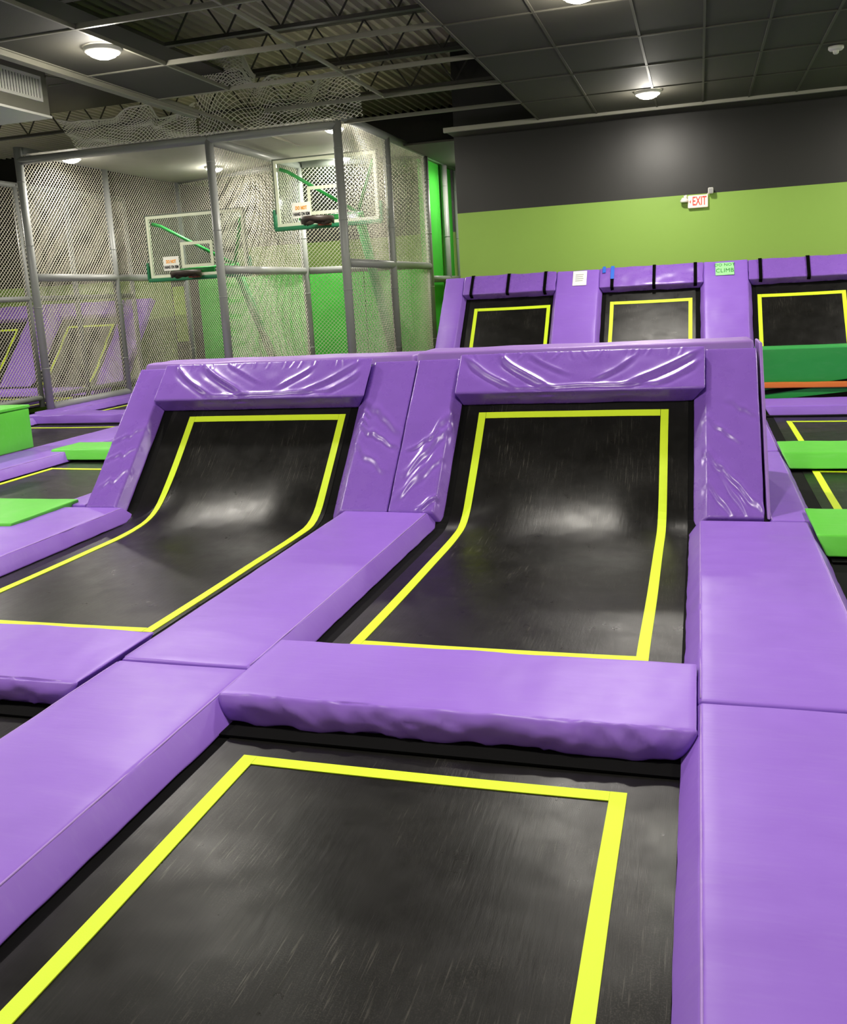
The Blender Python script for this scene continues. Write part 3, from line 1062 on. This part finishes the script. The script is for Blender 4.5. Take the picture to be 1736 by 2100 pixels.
# green block with an orange beam and black straps
c = [(0.40, 11.2, 0.0), (4.2, 11.2, 0.0), (0.40, 11.62, 0.0), (4.2, 11.62, 0.0), (0.40, 11.2, 0.655), (4.2, 11.2, 0.655), (0.40, 11.62, 0.655), (4.2, 11.62, 0.655)]
blk = single('wall_block', soft_hex(c, 0.02, 0.15, wrinkle(0.003, (2, 2, 3), 2, 0.0)), 'deepgreen', (2.3, 11.4, 0), 'deep green padded block low in front of the far right wall', 'block', smooth=True)
c = [(0.40, 11.135, 0.212), (4.2, 11.135, 0.178), (0.40, 11.18, 0.212), (4.2, 11.18, 0.178), (0.40, 11.135, 0.280), (4.2, 11.135, 0.240), (0.40, 11.18, 0.280), (4.2, 11.18, 0.240)]
single('balance_beam', soft_hex(c, 0.012, 0.12, wrinkle(0.004, (7, 2, 7), 9, 0.0)), 'orangebeam', (2.3, 11.1, 0.2), 'slim orange padded beam in front of the deep green block', 'beam', smooth=True)
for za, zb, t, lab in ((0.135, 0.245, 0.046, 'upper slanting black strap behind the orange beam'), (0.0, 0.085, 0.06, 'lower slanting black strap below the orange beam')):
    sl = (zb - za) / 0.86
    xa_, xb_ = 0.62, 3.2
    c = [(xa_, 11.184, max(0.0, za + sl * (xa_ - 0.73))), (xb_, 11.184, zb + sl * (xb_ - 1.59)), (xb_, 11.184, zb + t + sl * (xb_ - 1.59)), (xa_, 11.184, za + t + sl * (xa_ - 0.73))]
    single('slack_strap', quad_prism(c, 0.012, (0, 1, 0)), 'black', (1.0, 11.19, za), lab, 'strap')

# =================================================================== FAR RIGHT WALL TRAMPOLINES
iw = Incline(12.25, 50)
ST = 2.125
pw = curve_profile(11.66, iw, ST - 0.06, back=0.45, up=0.5)
fS = prof_eval(pw)[2]
s_tape = s_at_y(pw, fS, iw.p(0, 1.605).y)
trampoline('upright trampoline bed on the far wall, the leftmost of three', -3.28, -2.01, pw, (-3.15, -2.035), tape_s=(0.15, s_tape), border=0.05)
trampoline('upright trampoline bed on the far wall below the blue tape, catching the lamp light', -1.305, 0.005, pw, (-1.195, -0.085), tape_s=(0.15, s_tape), border=0.05)
trampoline('upright trampoline bed on the far wall, the rightmost of three', 0.685, 1.985, pw, (0.75, 1.84), tape_s=(0.15, s_tape), border=0.05)
sp = (0.055, 0.055, 0, 0)
wall_disp = lambda s: wrinkle(0.006, (4, 4, 5), s, 0.006)
inc_pad(iw, -3.63, -3.34, 0.0, ST, 0.10, 'narrow dark purple pad at the left end of the far wall trampolines', 'purple', (0, 0.06, 0, 0), disp=wall_disp(21), step=0.06)
pil1 = inc_pad(iw, -1.955, -1.36, 0.0, ST, 0.11, 'purple pillar pad on the far wall with a white paper notice', 'purple', sp, disp=wall_disp(22), step=0.05)
pil2 = inc_pad(iw, 0.065, 0.63, 0.0, ST + 0.015, 0.11, 'purple pillar pad on the far wall with a green handwritten sign', 'purple', sp, disp=wall_disp(23), step=0.05)
inc_pad(iw, 2.045, 2.64, 0.0, ST, 0.11, 'purple pillar pad on the far wall beyond the rightmost bed', 'purple', sp, disp=wall_disp(24), step=0.05)


def far_header(x0, x1, label, straps, seed):
    h = inc_pad(iw, x0, x1, 1.775, ST, 0.12, label, 'purple_gloss', (-0.05, -0.05, 0.01, 0), disp=wrinkle(0.009, (5, 5, 7), seed, 0.004), step=0.03, name='header_pad', r=0.018)
    for xs in straps:
        bm = bmesh.new()
        w2 = 0.022
        path = [(1.772, 0.02), (1.762, 0.125), (1.79, 0.138), (ST - 0.01, 0.138), (ST + 0.012, 0.11), (ST + 0.012, 0.0)]
        rows = [[bm.verts.new(iw.p(xs + sgn * w2, s, n)) for sgn in (-1, 1)] for s, n in path]
        for A, B in zip(rows, rows[1:]):
            bm.faces.new((A[0], A[1], B[1], B[0]))
        bmesh.ops.solidify(bm, geom=bm.faces[:], thickness=0.003)
        part('strap', bm, 'black', h)
    return h


far_header(-3.335, -1.96, 'purple header pad on the far wall with three black straps, leftmost of three', (-3.20, -2.66, -2.12), 31)
far_header(-1.355, 0.06, 'purple header pad on the far wall with strips of blue tape', (-1.17, -0.60, -0.05), 32)
far_header(0.635, 2.04, 'purple header pad on the far wall, rightmost of three, with black straps', (0.79, 1.39, 1.98), 33)
bm = bmesh.new()
quad_prism([(-3.6, 12.35, 0.0), (-3.6, 13.62, 1.56), (-3.6, 13.78, 1.56), (-3.6, 13.78, 0.0)], 6.3, (1, 0, 0), bm)
single('far_wall_frame', bm, 'rubber', (-0.5, 13.2, 0), 'black frame behind the far wall trampolines', 'frame')


def inc_card(inc_, x0, x1, s0, s1, n, mat, name, label, cat, parent=None, thick=0.003):
    bm = quad_prism([inc_.p(x0, s0, n), inc_.p(x1, s0, n), inc_.p(x1, s1, n), inc_.p(x0, s1, n)], thick, inc_.n)
    if parent:
        return part(name, bm, mat, parent)
    return single(name, bm, mat, inc_.p((x0 + x1) / 2, s0, n), label, cat)


NC = 0.122
inc_card(iw, -1.31, -1.265, 2.02, ST + 0.005, 0.139, 'bluetape', 'blue_tape_strip', 'short strip of blue tape on the far wall header', 'tape')
inc_card(iw, -1.195, -1.145, 1.90, ST + 0.005, 0.142, 'bluetape', 'blue_tape_strip', 'longer strip of blue tape over the black strap on the far wall header', 'tape')
nt = inc_card(iw, -1.725, -1.53, 1.83, 2.09, NC, 'paper', 'paper_notice', 'white paper notice stuck on the purple pillar pad', 'notice')
for k in range(4):
    s = 2.015 - k * 0.036
    inc_card(iw, -1.69, -1.575 - 0.01 * (k % 2), s, s + 0.013, NC + 0.003, 'inkgrey', 'print_line', None, None, nt, 0.0006)
sg = inc_card(iw, 0.215, 0.455, 1.87, 2.085, NC, 'mint', 'handwritten_sign', 'pale green handwritten sign reading do not climb on a purple pillar pad', 'sign')
put_text('DO NOT', 0.066, iw.p(0.335, 2.045, NC + 0.004), (1, 0, 0), iw.d, 'ink', sg, 0.0, 1.0)
put_text('CLIMB', 0.098, iw.p(0.335, 1.945, NC + 0.004), (1, 0, 0), iw.d, 'ink', sg, 0.0, 0.84, spacing=1.05)

# exit sign
ex = empty('exit_sign', (-0.015, YB - 0.03, 2.455), 'white exit sign with red letters and two small emergency spotlights', 'sign')
part('body', box(-0.148, 0.120, YB - 0.065, YB - 0.004, 2.452, 2.622, bev=0.012), 'exitface', ex, False)
put_text('EXIT', 0.165, (0.005, YB - 0.068, 2.537), (1, 0, 0), (0, 0, 1), 'exitred', ex, 0.003, 0.56)
bm = quad_prism([(-0.128, YB - 0.068, 2.537), (-0.107, YB - 0.068, 2.562), (-0.107, YB - 0.068, 2.512)], 0.003, (0, 1, 0))
part('arrow', bm, 'exitred', ex)
for hx, hz, rx, nm in ((-0.195, 2.555, 0.3, 0), (0.155, 2.665, -0.3, 1)):
    if nm == 0:
        part('spot_head', lathe([(0.0, 0.05), (0.03, 0.045), (0.055, 0.01), (0.055, -0.015), (0.045, -0.02), (0, -0.02)], (hx, YB - 0.07, hz), seg=20), 'white', ex, True)
        part('spot_arm', tube([(hx + 0.02, YB - 0.05, hz + 0.04), (hx + 0.01, YB - 0.06, hz + 0.075)], 0.022, 10), 'white', ex, True)
        part('spot_arm', tube([(hx + 0.02, YB - 0.04, hz + 0.02), (hx + 0.055, YB - 0.03, hz + 0.01)], 0.012, 8), 'white', ex, True)
    else:
        b = box(hx - 0.035, hx + 0.035, YB - 0.12, YB - 0.04, hz - 0.04, hz + 0.04, bev=0.012)
        hd = part('spot_head', b, 'white', ex, True)
        part('spot_lens', box(hx - 0.026, hx + 0.026, YB - 0.123, YB - 0.119, hz - 0.030, hz + 0.030), 'spotlens', hd)
        part('spot_arm', tube([(hx - 0.03, YB - 0.05, hz - 0.03), (0.105, YB - 0.03, 2.615)], 0.010, 8), 'white', ex, True)

# smoke detector
sm = empty('smoke_detector', (1.35, 10.85, ZC), 'small white round smoke detector on the dark ceiling', 'detector')
part('base', lathe([(0, 0), (0.075, 0), (0.075, -0.025), (0.06, -0.04), (0, -0.04)], (1.35, 10.85, ZC), seg=24), 'white', sm, True)
part('sensor', lathe([(0.028, -0.04), (0.028, -0.065), (0.018, -0.075), (0, -0.075)], (1.35, 10.85, ZC), seg=16), 'white', sm, True)

# =================================================================== LEFT ROWS
trampoline('black trampoline bed between the two light green pads on the left', -6.19, -4.66, flat_profile(5.62, 8.0), (-6.145, -4.80), tape_y=(5.9, 7.50))
trampoline('black trampoline bed beyond the far green pad on the left', -8.80, -6.90, flat_profile(7.6, 10.66), (-8.68, -7.05), tape_y=(8.0, 10.30), group='trampoline beds')
trampoline('black trampoline bed along the foot of the net cage', -8.95, -6.9, flat_profile(11.1, 14.3), (-8.80, -7.1), tape_y=(11.5, 13.8))
trampoline('black trampoline bed beyond the near left strip', -6.19, -4.66, flat_profile(3.30, 5.05), (-6.1, -4.80), tape_y=(3.5, 4.8))
trampoline('black trampoline bed at the left side, far behind the sloped wall', -6.19, -4.66, flat_profile(8.3, 10.66), (-6.1, -4.8), tape_y=(8.6, 10.3))
floor_pad(-6.15, -4.46, 4.98, 5.70, 'light green cross pad at the left edge, the nearer one', 'green', z=0.125, zb=0.02, inset=(0.0, -0.03, 0.04, 0.02), name='cross_pad', highlight_piping=None)
floor_pad(-6.42, -4.50, 7.87, 8.32, 'light green cross pad at the left, beyond the black bed', 'green', z=0.125, zb=0.02, inset=(0.02, -0.03, 0.06, 0.02), name='cross_pad', highlight_piping=None)
floor_pad(-6.86, -6.25, 3.3, 5.6, 'purple strip pad at the far left, nearest part')
floor_pad(-6.86, -6.25, 5.62, 7.93, 'purple strip pad under the green foam block at the left edge')
floor_pad(-6.86, -6.25, 7.95, 10.55, 'purple strip pad from the left green pad toward the net cage')
floor_pad(-9.15, -6.9, 10.68, 11.18, 'loose wrinkled purple cross pad in front of the net cage corner', z=0.11, inset=(0.0, 0.0, 0.06, 0.02), name='cross_pad', highlight_piping=None, amp=0.012, sideamp=0.01)
floor_pad(-6.86, -4.60, 10.68, 11.18, 'purple cross pad hidden behind the left end of the sloped wall', z=0.11, inset=(0.0, 0.0, 0.06, 0.02), name='cross_pad', highlight_piping=None)
floor_pad(-9.40, -8.98, 11.25, 15.0, 'purple strip pad along the bottom rail of the net cage', z=0.09, inset=(0.0, 0.06, 0.0, 0.0), amp=0.008)
floor_pad(-9.50, -8.88, 8.3, 10.60, 'purple strip pad left of the bed before the cage corner')
# green foam block
c = [(-7.75, 6.6, 0.104), (-6.84, 6.6, 0.104), (-7.75, 8.12, 0.104), (-6.84, 8.12, 0.104), (-7.75, 6.6, 0.53), (-6.84, 6.6, 0.53), (-7.75, 8.12, 0.53), (-6.84, 8.12, 0.53)]
gb = single('foam_block', soft_hex(c, 0.015, 0.08, wrinkle(0.003, (3, 3, 3), 8, 0.004)), 'green', (-7.3, 7.4, 0.104), 'big bright green foam block standing at the left edge', 'block', smooth=True)
c = [(-7.76, 6.6, 0.535), (-6.83, 6.6, 0.535), (-7.76, 8.125, 0.535), (-6.83, 8.125, 0.535), (-7.76, 6.6, 0.568), (-6.83, 6.6, 0.568), (-7.76, 8.125, 0.568), (-6.83, 8.125, 0.568)]
part('lid', soft_hex(c, 0.008, 0.1), 'green', gb, True)

# =================================================================== NET CAGE
cage = empty('net_cage', (-6.9, 13.5, 0), 'tall grey pipe cage hung with cream netting around the basketball lanes', 'cage')
YC = 11.6
XA, XB, XE = -9.38, -6.31, -4.46
RP = 0.058


def pipe(p, q, name, r=RP):
    bm = tube([p, q], r, 14)
    return part(name, bm, 'pipe', cage, True)


def collars(x, y, z0, z1):
    z = z0 + 0.7
    while z < z1:
        part('sleeve_joint', tube([(x, y, z - 0.006), (x, y, z + 0.006)], RP + 0.004, 14), 'pipe', cage, True)
        z += 0.9


for x, y, z0, z1 in ((XA, YC, 0.0, 3.88), (XA, 13.62, 0.0, 3.84), (XA, 15.85, 0.0, 3.86), (XB, YC, 0.0, 3.72), (XB, 14.5, 0.0, 3.70),
                     (XE, YC, 0.0, 3.86), (XE, 13.58, 0.0, 3.80), (XE, 15.62, 0.0, 3.83), (XE, 16.85, 0.0, 3.83), (XE, 17.75, 0.0, 3.83)):
    pipe((x, y, z0), (x, y, z1), 'post')
    collars(x, y, z0, z1)
pipe((XA, YC, 3.69), (XE, YC, 3.69), 'rail')
pipe((XA, YC + 0.06, 3.84), (XA, 15.8, 3.84), 'rail')
pipe((XE, YC + 0.06, 3.82), (XE, 17.7, 3.82), 'rail')
pipe((XB, YC + 0.06, 3.67), (XB, 14.45, 3.67), 'rail')
pipe((XE, YC + 0.06, 1.95), (XE, 15.56, 1.95), 'rail')
pipe((XE, 15.68, 1.73), (XE, 17.7, 1.73), 'rail')
pipe((XB, YC + 0.06, 1.97), (XB, 14.44, 1.97), 'rail')
pipe((XA, YC + 0.06, 2.04), (XA, 15.8, 2.04), 'rail')
pipe((XA, YC + 0.06, 0.12), (XA, 15.8, 0.12), 'rail')
pipe((XA + 0.06, 15.85, 3.82), (XB, 14.56, 3.68), 'rail')
pipe((XB + 0.06, 14.53, 3.68), (XE - 0.05, 15.6, 3.80), 'rail')
pipe((XB + 0.06, 14.53, 1.97), (XE - 0.05, 15.6, 1.97), 'rail')
net_panel((XA, YC, 0), (XA, 15.85, 0), 0.14, 3.83, cage, seed=1.0)
net_panel((XB, YC, 0), (XB, 14.5, 0), 0.05, 3.66, cage, seed=2.0, belly=0.10)
net_panel((XE, YC, 0), (XE, 15.62, 0), 0.05, 3.81, cage, seed=3.0)
net_panel((XA, 15.85, 0), (XB, 14.5, 0), 0.05, 3.75, cage, seed=4.0)
net_panel((XB, 14.5, 0), (XE, 15.62, 0), 0.05, 3.70, cage, seed=5.0)
# green padded panels tied to the cage
for (a, b, z0, z1, lab) in (((XE - 0.10, 15.66), (XE - 0.10, 16.80), 0.0, 3.79, 'tall green padded panel on the side of the net cage, nearer one'),
                            ((XE - 0.10, 16.83), (XE - 0.10, 17.72), 0.0, 3.79, 'tall green padded panel on the side of the net cage, farther one')):
    c = [(a[0] - 0.05, a[1], z0), (a[0] + 0.0, a[1], z0), (b[0] - 0.05, b[1], z0), (b[0], b[1], z0), (a[0] - 0.05, a[1], z1), (a[0], a[1], z1), (b[0] - 0.05, b[1], z1), (b[0], b[1], z1)]
    single('wall_panel', soft_hex(c, 0.012, 0.15), 'panelgreen', (a[0], (a[1] + b[1]) / 2, z0), lab, 'panel', smooth=True)
gx = [-9.25, -8.05, -6.95, -5.85, -4.62]
gl = ['green wall pad behind the lower backboard', 'green wall pad behind the divider net of the cage', 'green wall pad between the two backboard poles', 'green wall pad at the back of the taller backboard lane']
for i in range(4):
    y = 16.05
    c = [(gx[i] + 0.008, y, 0), (gx[i + 1] - 0.008, y, 0), (gx[i] + 0.008, y + 0.08, 0), (gx[i + 1] - 0.008, y + 0.08, 0),
         (gx[i] + 0.008, y, 1.99), (gx[i + 1] - 0.008, y, 1.99), (gx[i] + 0.008, y + 0.08, 1.99), (gx[i + 1] - 0.008, y + 0.08, 1.99)]
    single('wall_panel', soft_hex(c, 0.012, 0.2), 'panelgreen', ((gx[i] + gx[i + 1]) / 2, y, 0), gl[i], 'panel', smooth=True)

# second, lower net fence at the far left
fen = empty('net_fence', (-10.4, 13.5, 0), 'lower net fence on grey posts at the far left, beyond the cage', 'fence')


def fpipe(p, q, name, r=0.045):
    return part(name, tube([p, q], r, 12), 'pipe', fen, True)


XFn = -10.40
for y in (9.6, 12.67, 13.9, 15.6):
    fpipe((XFn, y, 0.0), (XFn, y, 3.55), 'post')
for z in (0.15, 1.76, 3.54):
    fpipe((XFn, 9.66, z), (XFn, 15.56, z), 'rail')
net_panel((XFn, 9.6, 0), (XFn, 15.6, 0), 0.16, 3.53, fen, seed=9.0)


# =================================================================== BASKETBALL BACKBOARDS
def backboard(x0, x1, y, z0, z1, label, lab_sign, lab_pole, rim_x, pole_dx):
    W, Hh = x1 - x0, z1 - z0
    xm = (x0 + x1) / 2
    o = empty('backboard', (xm, y, z0), label, 'backboard', 'basketball backboards')
    pane = part('glass', box(x0 + 0.02, x1 - 0.02, y + 0.006, y + 0.018, z0 + 0.02, z1 - 0.02), 'glass', o)
    fr = 0.045
    part('frame_bar', box(x0, x1, y - 0.004, y + 0.03, z1 - fr, z1), 'frame', o)
    part('frame_bar', box(x0, x1, y - 0.004, y + 0.03, z0, z0 + fr), 'frame', o)
    part('frame_bar', box(x0, x0 + fr, y - 0.004, y + 0.03, z0 + fr, z1 - fr), 'frame', o)
    part('frame_bar', box(x1 - fr, x1, y - 0.004, y + 0.03, z0 + fr, z1 - fr), 'frame', o)
    part('edge_trim', box(x0 - 0.02, x1 + 0.02, y - 0.004, y + 0.04, z1 + 0.001, z1 + 0.022), 'board_edge', o)
    for xx in (x0 - 0.021, x1 + 0.001):
        part('edge_trim', box(xx, xx + 0.020, y - 0.004, y + 0.04, z0 + 0.20, z1), 'board_edge', o)
    # dark green edge padding along the bottom and up the corners
    part('bottom_pad', box(x0 - 0.05, x1 + 0.05, y - 0.03, y + 0.06, z0 - 0.065, z0 - 0.002, bev=0.012), 'teal', o, True)
    for xx in (x0 - 0.062, x1 + 0.022):
        part('corner_pad', box(xx, xx + 0.04, y - 0.03, y + 0.06, z0 - 0.03, z0 + 0.26, bev=0.012), 'teal', o, True)
    # shooter's square
    qw, qz0, qz1, t = 0.60, z0 + 0.14, z0 + 0.56, 0.05
    for a in ((xm - qw / 2, xm + qw / 2, qz1 - t, qz1), (xm - qw / 2, xm + qw / 2, qz0, qz0 + t), (xm - qw / 2, xm - qw / 2 + t, qz0 + t, qz1 - t), (xm + qw / 2 - t, xm + qw / 2, qz0 + t, qz1 - t)):
        part('target_stripe', box(a[0], a[1], y - 0.002, y + 0.005, a[2], a[3]), 'frame', pane)
    # struts and pole behind
    hub = Vector((xm + pole_dx, y + 0.50, z0 + 0.16))
    for sx in (-1, 1):
        top = Vector((xm + sx * W * 0.46, y + 0.06, z1 - 0.12))
        part('strut', tube([top, top + (hub - top) * 0.10 + Vector((0, 0.02, 0.03)), hub], 0.028, 10), 'strut', o, True)
        low = Vector((xm + sx * W * 0.30, y + 0.06, z0 + 0.10))
        part('strut', tube([low, hub], 0.025, 10), 'strut', o, True)
    part('mount_plate', box(xm - 0.28, xm + 0.28, y + 0.032, y + 0.055, z0 + 0.03, z0 + 0.13), 'strut', o)
    foot = Vector((hub.x + 0.12, y + 1.75, 0.02))
    part('pole', tube([hub, foot + (hub - foot) * 0.45, foot], 0.075, 14), 'strut', o, True)
    part('foot_plate', box(foot.x - 0.2, foot.x + 0.2, foot.y - 0.2, foot.y + 0.2, 0.0, 0.03), 'strut', o)
    # rim with worn wrap
    rz, rr = z0 + 0.055, 0.225
    cx, cy = rim_x, y - 0.36
    bm = bmesh.new()
    ring = [(cx + rr * math.cos(2 * math.pi * k / 36), cy + rr * math.sin(2 * math.pi * k / 36), rz) for k in range(36)]
    tube(ring, 0.016, 8, bm, closed=True)
    rim = part('rim', bm, 'rimred', o, True)
    bm = bmesh.new()
    rnd = random.Random(int(x0 * 100))
    n = 64
    rows = []
    for k in range(n):
        th = 2 * math.pi * k / n
        dz = 0.05 + 0.05 * abs(math.sin(2.5 * th + 1)) * rnd.uniform(0.6, 1.0)
        rows.append([bm.verts.new((cx + q * math.cos(th), cy + q * math.sin(th), rz + z)) for q, z in ((rr + 0.02, 0.022), (rr + 0.026, -0.01), (rr + 0.018, -dz), (rr - 0.018, -dz * 0.8), (rr - 0.02, 0.018))])
    for k in range(n):
        A, B = rows[k], rows[(k + 1) % n]
        for q in range(5):
            bm.faces.new((A[q], B[q], B[(q + 1) % 5], A[(q + 1) % 5]))
    part('rim_wrap', bm, 'rim', rim, True)
    part('rim_bracket', box(cx - 0.09, cx + 0.09, cy + rr - 0.01, y - 0.002, rz - 0.09, rz + 0.03, bev=0.01), 'rimred', o)
    # warning card on the glass
    sx0, sx1, sz0, sz1 = x0 + 0.26, x0 + 0.56, z0 + 0.11, z0 + 0.34
    sgn = single('warning_sign', box(sx0, sx1, y - 0.006, y - 0.0045, sz0, sz1), 'paper', ((sx0 + sx1) / 2, y - 0.005, sz0), lab_sign, 'sign')
    cxs = (sx0 + sx1) / 2
    put_text('DO NOT', 0.075, (cxs, y - 0.0085, sz0 + 0.145), (1, 0, 0), (0, 0, 1), 'orange', sgn, 0.003, 0.62)
    put_text('HANG ON RIM', 0.070, (cxs, y - 0.0085, sz0 + 0.055), (1, 0, 0), (0, 0, 1), 'inkblack', sgn, 0.003, 0.58)
    return o


backboard(-6.21, -4.56, 13.35, 2.62, 3.60, 'glass basketball backboard hung high in the lane beside the corner post', 'do not hang on rim card on the higher backboard', '', -5.40, 0.32)
backboard(-8.94, -7.12, 14.0, 2.00, 3.02, 'glass basketball backboard hung lower in the left lane of the cage', 'do not hang on rim card on the lower backboard', '', -8.06, 0.42)

# =================================================================== DRAPED NETTING
def drape(tops, zb, y, label, seed, depth=0.10, mat='netgrey', gather=(), taper=0.0):
    xs = [t[0] for t in tops]
    x0, x1 = xs[0], xs[-1]

    def ztop(x):
        for a, b in zip(tops, tops[1:]):
            if a[0] <= x <= b[0]:
                t = (x - a[0]) / (b[0] - a[0])
                t = t * t * (3 - 2 * t)
                return a[1] + (b[1] - a[1]) * t
        return tops[-1][1]
    U, V = (x1 - x0), 1.0

    def fn(u, v):
        x = x0 + u
        zt = ztop(x)
        x += taper * (1 - v) * max(0.0, 1 - u / 0.8)
        z = zb + (zt - zb) * v
        for gx_, st in gather:
            d = x - gx_
            x -= st * d * math.exp(-(d / 0.35) ** 2) * (0.3 + 0.7 * math.sin(math.pi * min(1, v)))
        yy = y + depth * (noise.noise(Vector((x * 2.6 + seed, z * 1.2, seed))) + 0.5 * math.sin(7 * x + 2 * v + seed)) * (0.35 + 0.65 * v)
        zz = z - 0.10 * math.sin(math.pi * v) * noise.noise(Vector((x * 3.1, v * 2, seed))) - 0.05 * math.sin(math.pi * (x - x0) / U) * v
        return Vector((x, yy, zz))
    me = net_mesh(fn, U, V, 0.080, 0.0056, seg=0.05)
    o = single('draped_net', me, mat, ((x0 + x1) / 2, y, zb), label, 'netting')
    top = [fn(U * i / 60, 1.0) for i in range(61)]
    part('edge_rope', tube(top, 0.012, 6), mat, o, True)
    return o


drape([(-8.62, 4.17), (-8.3, 4.12), (-7.75, 4.14), (-7.35, 4.24), (-7.12, 4.25), (-6.95, 4.05), (-6.6, 4.06), (-6.40, 4.15)], 3.74, 11.50, 'slack grey netting bundled along the front rail of the cage', 3.0, gather=((-7.1, 0.5),), taper=0.28)
drape([(-6.40, 4.52), (-6.1, 4.58), (-5.80, 4.62), (-5.5, 4.30), (-5.2, 4.38), (-4.9, 4.30), (-4.72, 4.22), (-4.5, 4.33), (-4.2, 4.30), (-4.02, 4.25)], 3.72, 11.44, 'big sheet of grey netting hanging from the roof joists above the cage', 8.0, depth=0.16, gather=((-4.75, 0.75), (-6.2, 0.2)))
drape([(-6.38, 4.50), (-6.05, 4.60), (-5.74, 4.76), (-5.58, 4.66), (-5.40, 4.34)], 4.22, 11.28, 'small tuft of netting pulled up over a roof joist', 12.0, depth=0.08)

# =================================================================== AIR REGISTER
hv = empty('air_duct', (-6.8, 7.9, 3.53), 'painted air duct with a pale slatted register in the upper left corner', 'duct')
part('duct_body', box(-7.3, -6.5, 6.0, 8.62, 3.54, 4.415, bev=0.01), 'duct', hv)
part('duct_base', box(-7.32, -6.49, 6.0, 8.63, 3.515, 3.538), 'white', hv)
ry0, ry1, rz0, rz1 = 7.25, 8.50, 3.655, 3.905
for b in ((ry0, ry1, rz1 - 0.03, rz1), (ry0, ry1, rz0, rz0 + 0.03), (ry0, ry0 + 0.03, rz0 + 0.03, rz1 - 0.03), (ry1 - 0.03, ry1, rz0 + 0.03, rz1 - 0.03)):
    part('register_frame', box(-6.499, -6.478, *b), 'white', hv)
part('register_back', box(-6.499, -6.494, ry0 + 0.03, ry1 - 0.03, rz0 + 0.03, rz1 - 0.03), 'slot', hv)
y = ry0 + 0.05
while y < ry1 - 0.04:
    part('slat', quad_prism([(-6.493, y, rz0 + 0.03), (-6.481, y + 0.012, rz0 + 0.03), (-6.481, y + 0.012, rz1 - 0.03), (-6.493, y, rz1 - 0.03)], 0.006, (0, 1, 0)), 'grille', hv)
    y += 0.042
part('bracket', tube([(-6.49, 8.6, 3.93), (-6.3, 8.95, 3.92), (-6.49, 8.63, 3.84)], 0.012, 6), 'tee', hv)

# =================================================================== FAR LEFT WALL TRAMPOLINES
il = Incline(15.75, 50)
pl = curve_profile(14.9, il, ST - 0.05, back=0.45, up=0.5)
fL = prof_eval(pl)[2]
st_l = s_at_y(pl, fL, il.p(0, 1.60).y)
trampoline('upright trampoline bed seen through the cage netting at the far left', -13.05, -11.62, pl, (-12.87, -11.72), tape_s=(0.3, st_l), border=0.05)
trampoline('upright trampoline bed at the far left edge behind the low fence', -15.5, -13.95, pl, (-15.3, -14.13), tape_s=(0.3, st_l), border=0.05)
inc_pad(il, -11.55, -10.95, 0.0, ST + 0.03, 0.11, 'purple end pad of the far left wall trampolines', 'purple', sp, disp=wall_disp(41), step=0.06)
inc_pad(il, -13.88, -13.12, 0.0, ST + 0.03, 0.11, 'purple pillar pad between the far left wall trampolines', 'purple', sp, disp=wall_disp(42), step=0.06)
inc_pad(il, -13.10, -11.57, 1.775, ST, 0.13, 'purple header pad seen through the cage netting', 'purple', (-0.05, -0.05, 0.01, 0), disp=wrinkle(0.009, (5, 5, 7), 43, 0.004), step=0.05, name='header_pad')
inc_pad(il, -15.5, -13.90, 1.775, ST, 0.13, 'purple header pad at the far left edge', 'purple', (-0.05, -0.05, 0.01, 0), disp=wrinkle(0.009, (5, 5, 7), 44, 0.004), step=0.05, name='header_pad')
floor_pad(-15.5, -10.6, 14.35, 14.85, 'purple cross pad at the foot of the far left wall trampolines', 'purple', z=0.11, name='cross_pad', highlight_piping=None, inset=IN)
trampoline('flat black trampoline bed inside the far left netting', -12.9, -10.6, flat_profile(11.3, 14.3), (-12.7, -10.8), tape_y=(11.6, 14.0))
floor_pad(-12.9, -10.55, 10.7, 11.2, 'purple cross pad under the low net fence at the left edge', 'purple', z=0.11, name='cross_pad', highlight_piping=None, inset=IN)
bm = bmesh.new()
quad_prism([(-10.9, 17.82, 0.75), (-10.56, 17.82, 0.75), (-10.56, 17.82, 1.93), (-10.9, 17.82, 1.93)], 0.05, (0, 1, 0), bm)
single('lime_marker', bm, 'lime', (-10.7, 17.84, 0.75), 'upright lime bar on the dark wall between the cage and far left trampolines', 'marker')
bm = quad_prism([(-10.95, 17.87, 0.0), (-9.3, 17.87, 0.0), (-9.3, 17.87, 2.1), (-10.95, 17.87, 2.1)], 0.02, (0, 1, 0))
single('wall_panel', bm, 'wallblack', (-10.1, 17.88, 0), 'black wall panel behind the lime bar', 'panel')

for o in bpy.data.objects:
    for k in ('_w',):
        if k in o:
            del o[k]
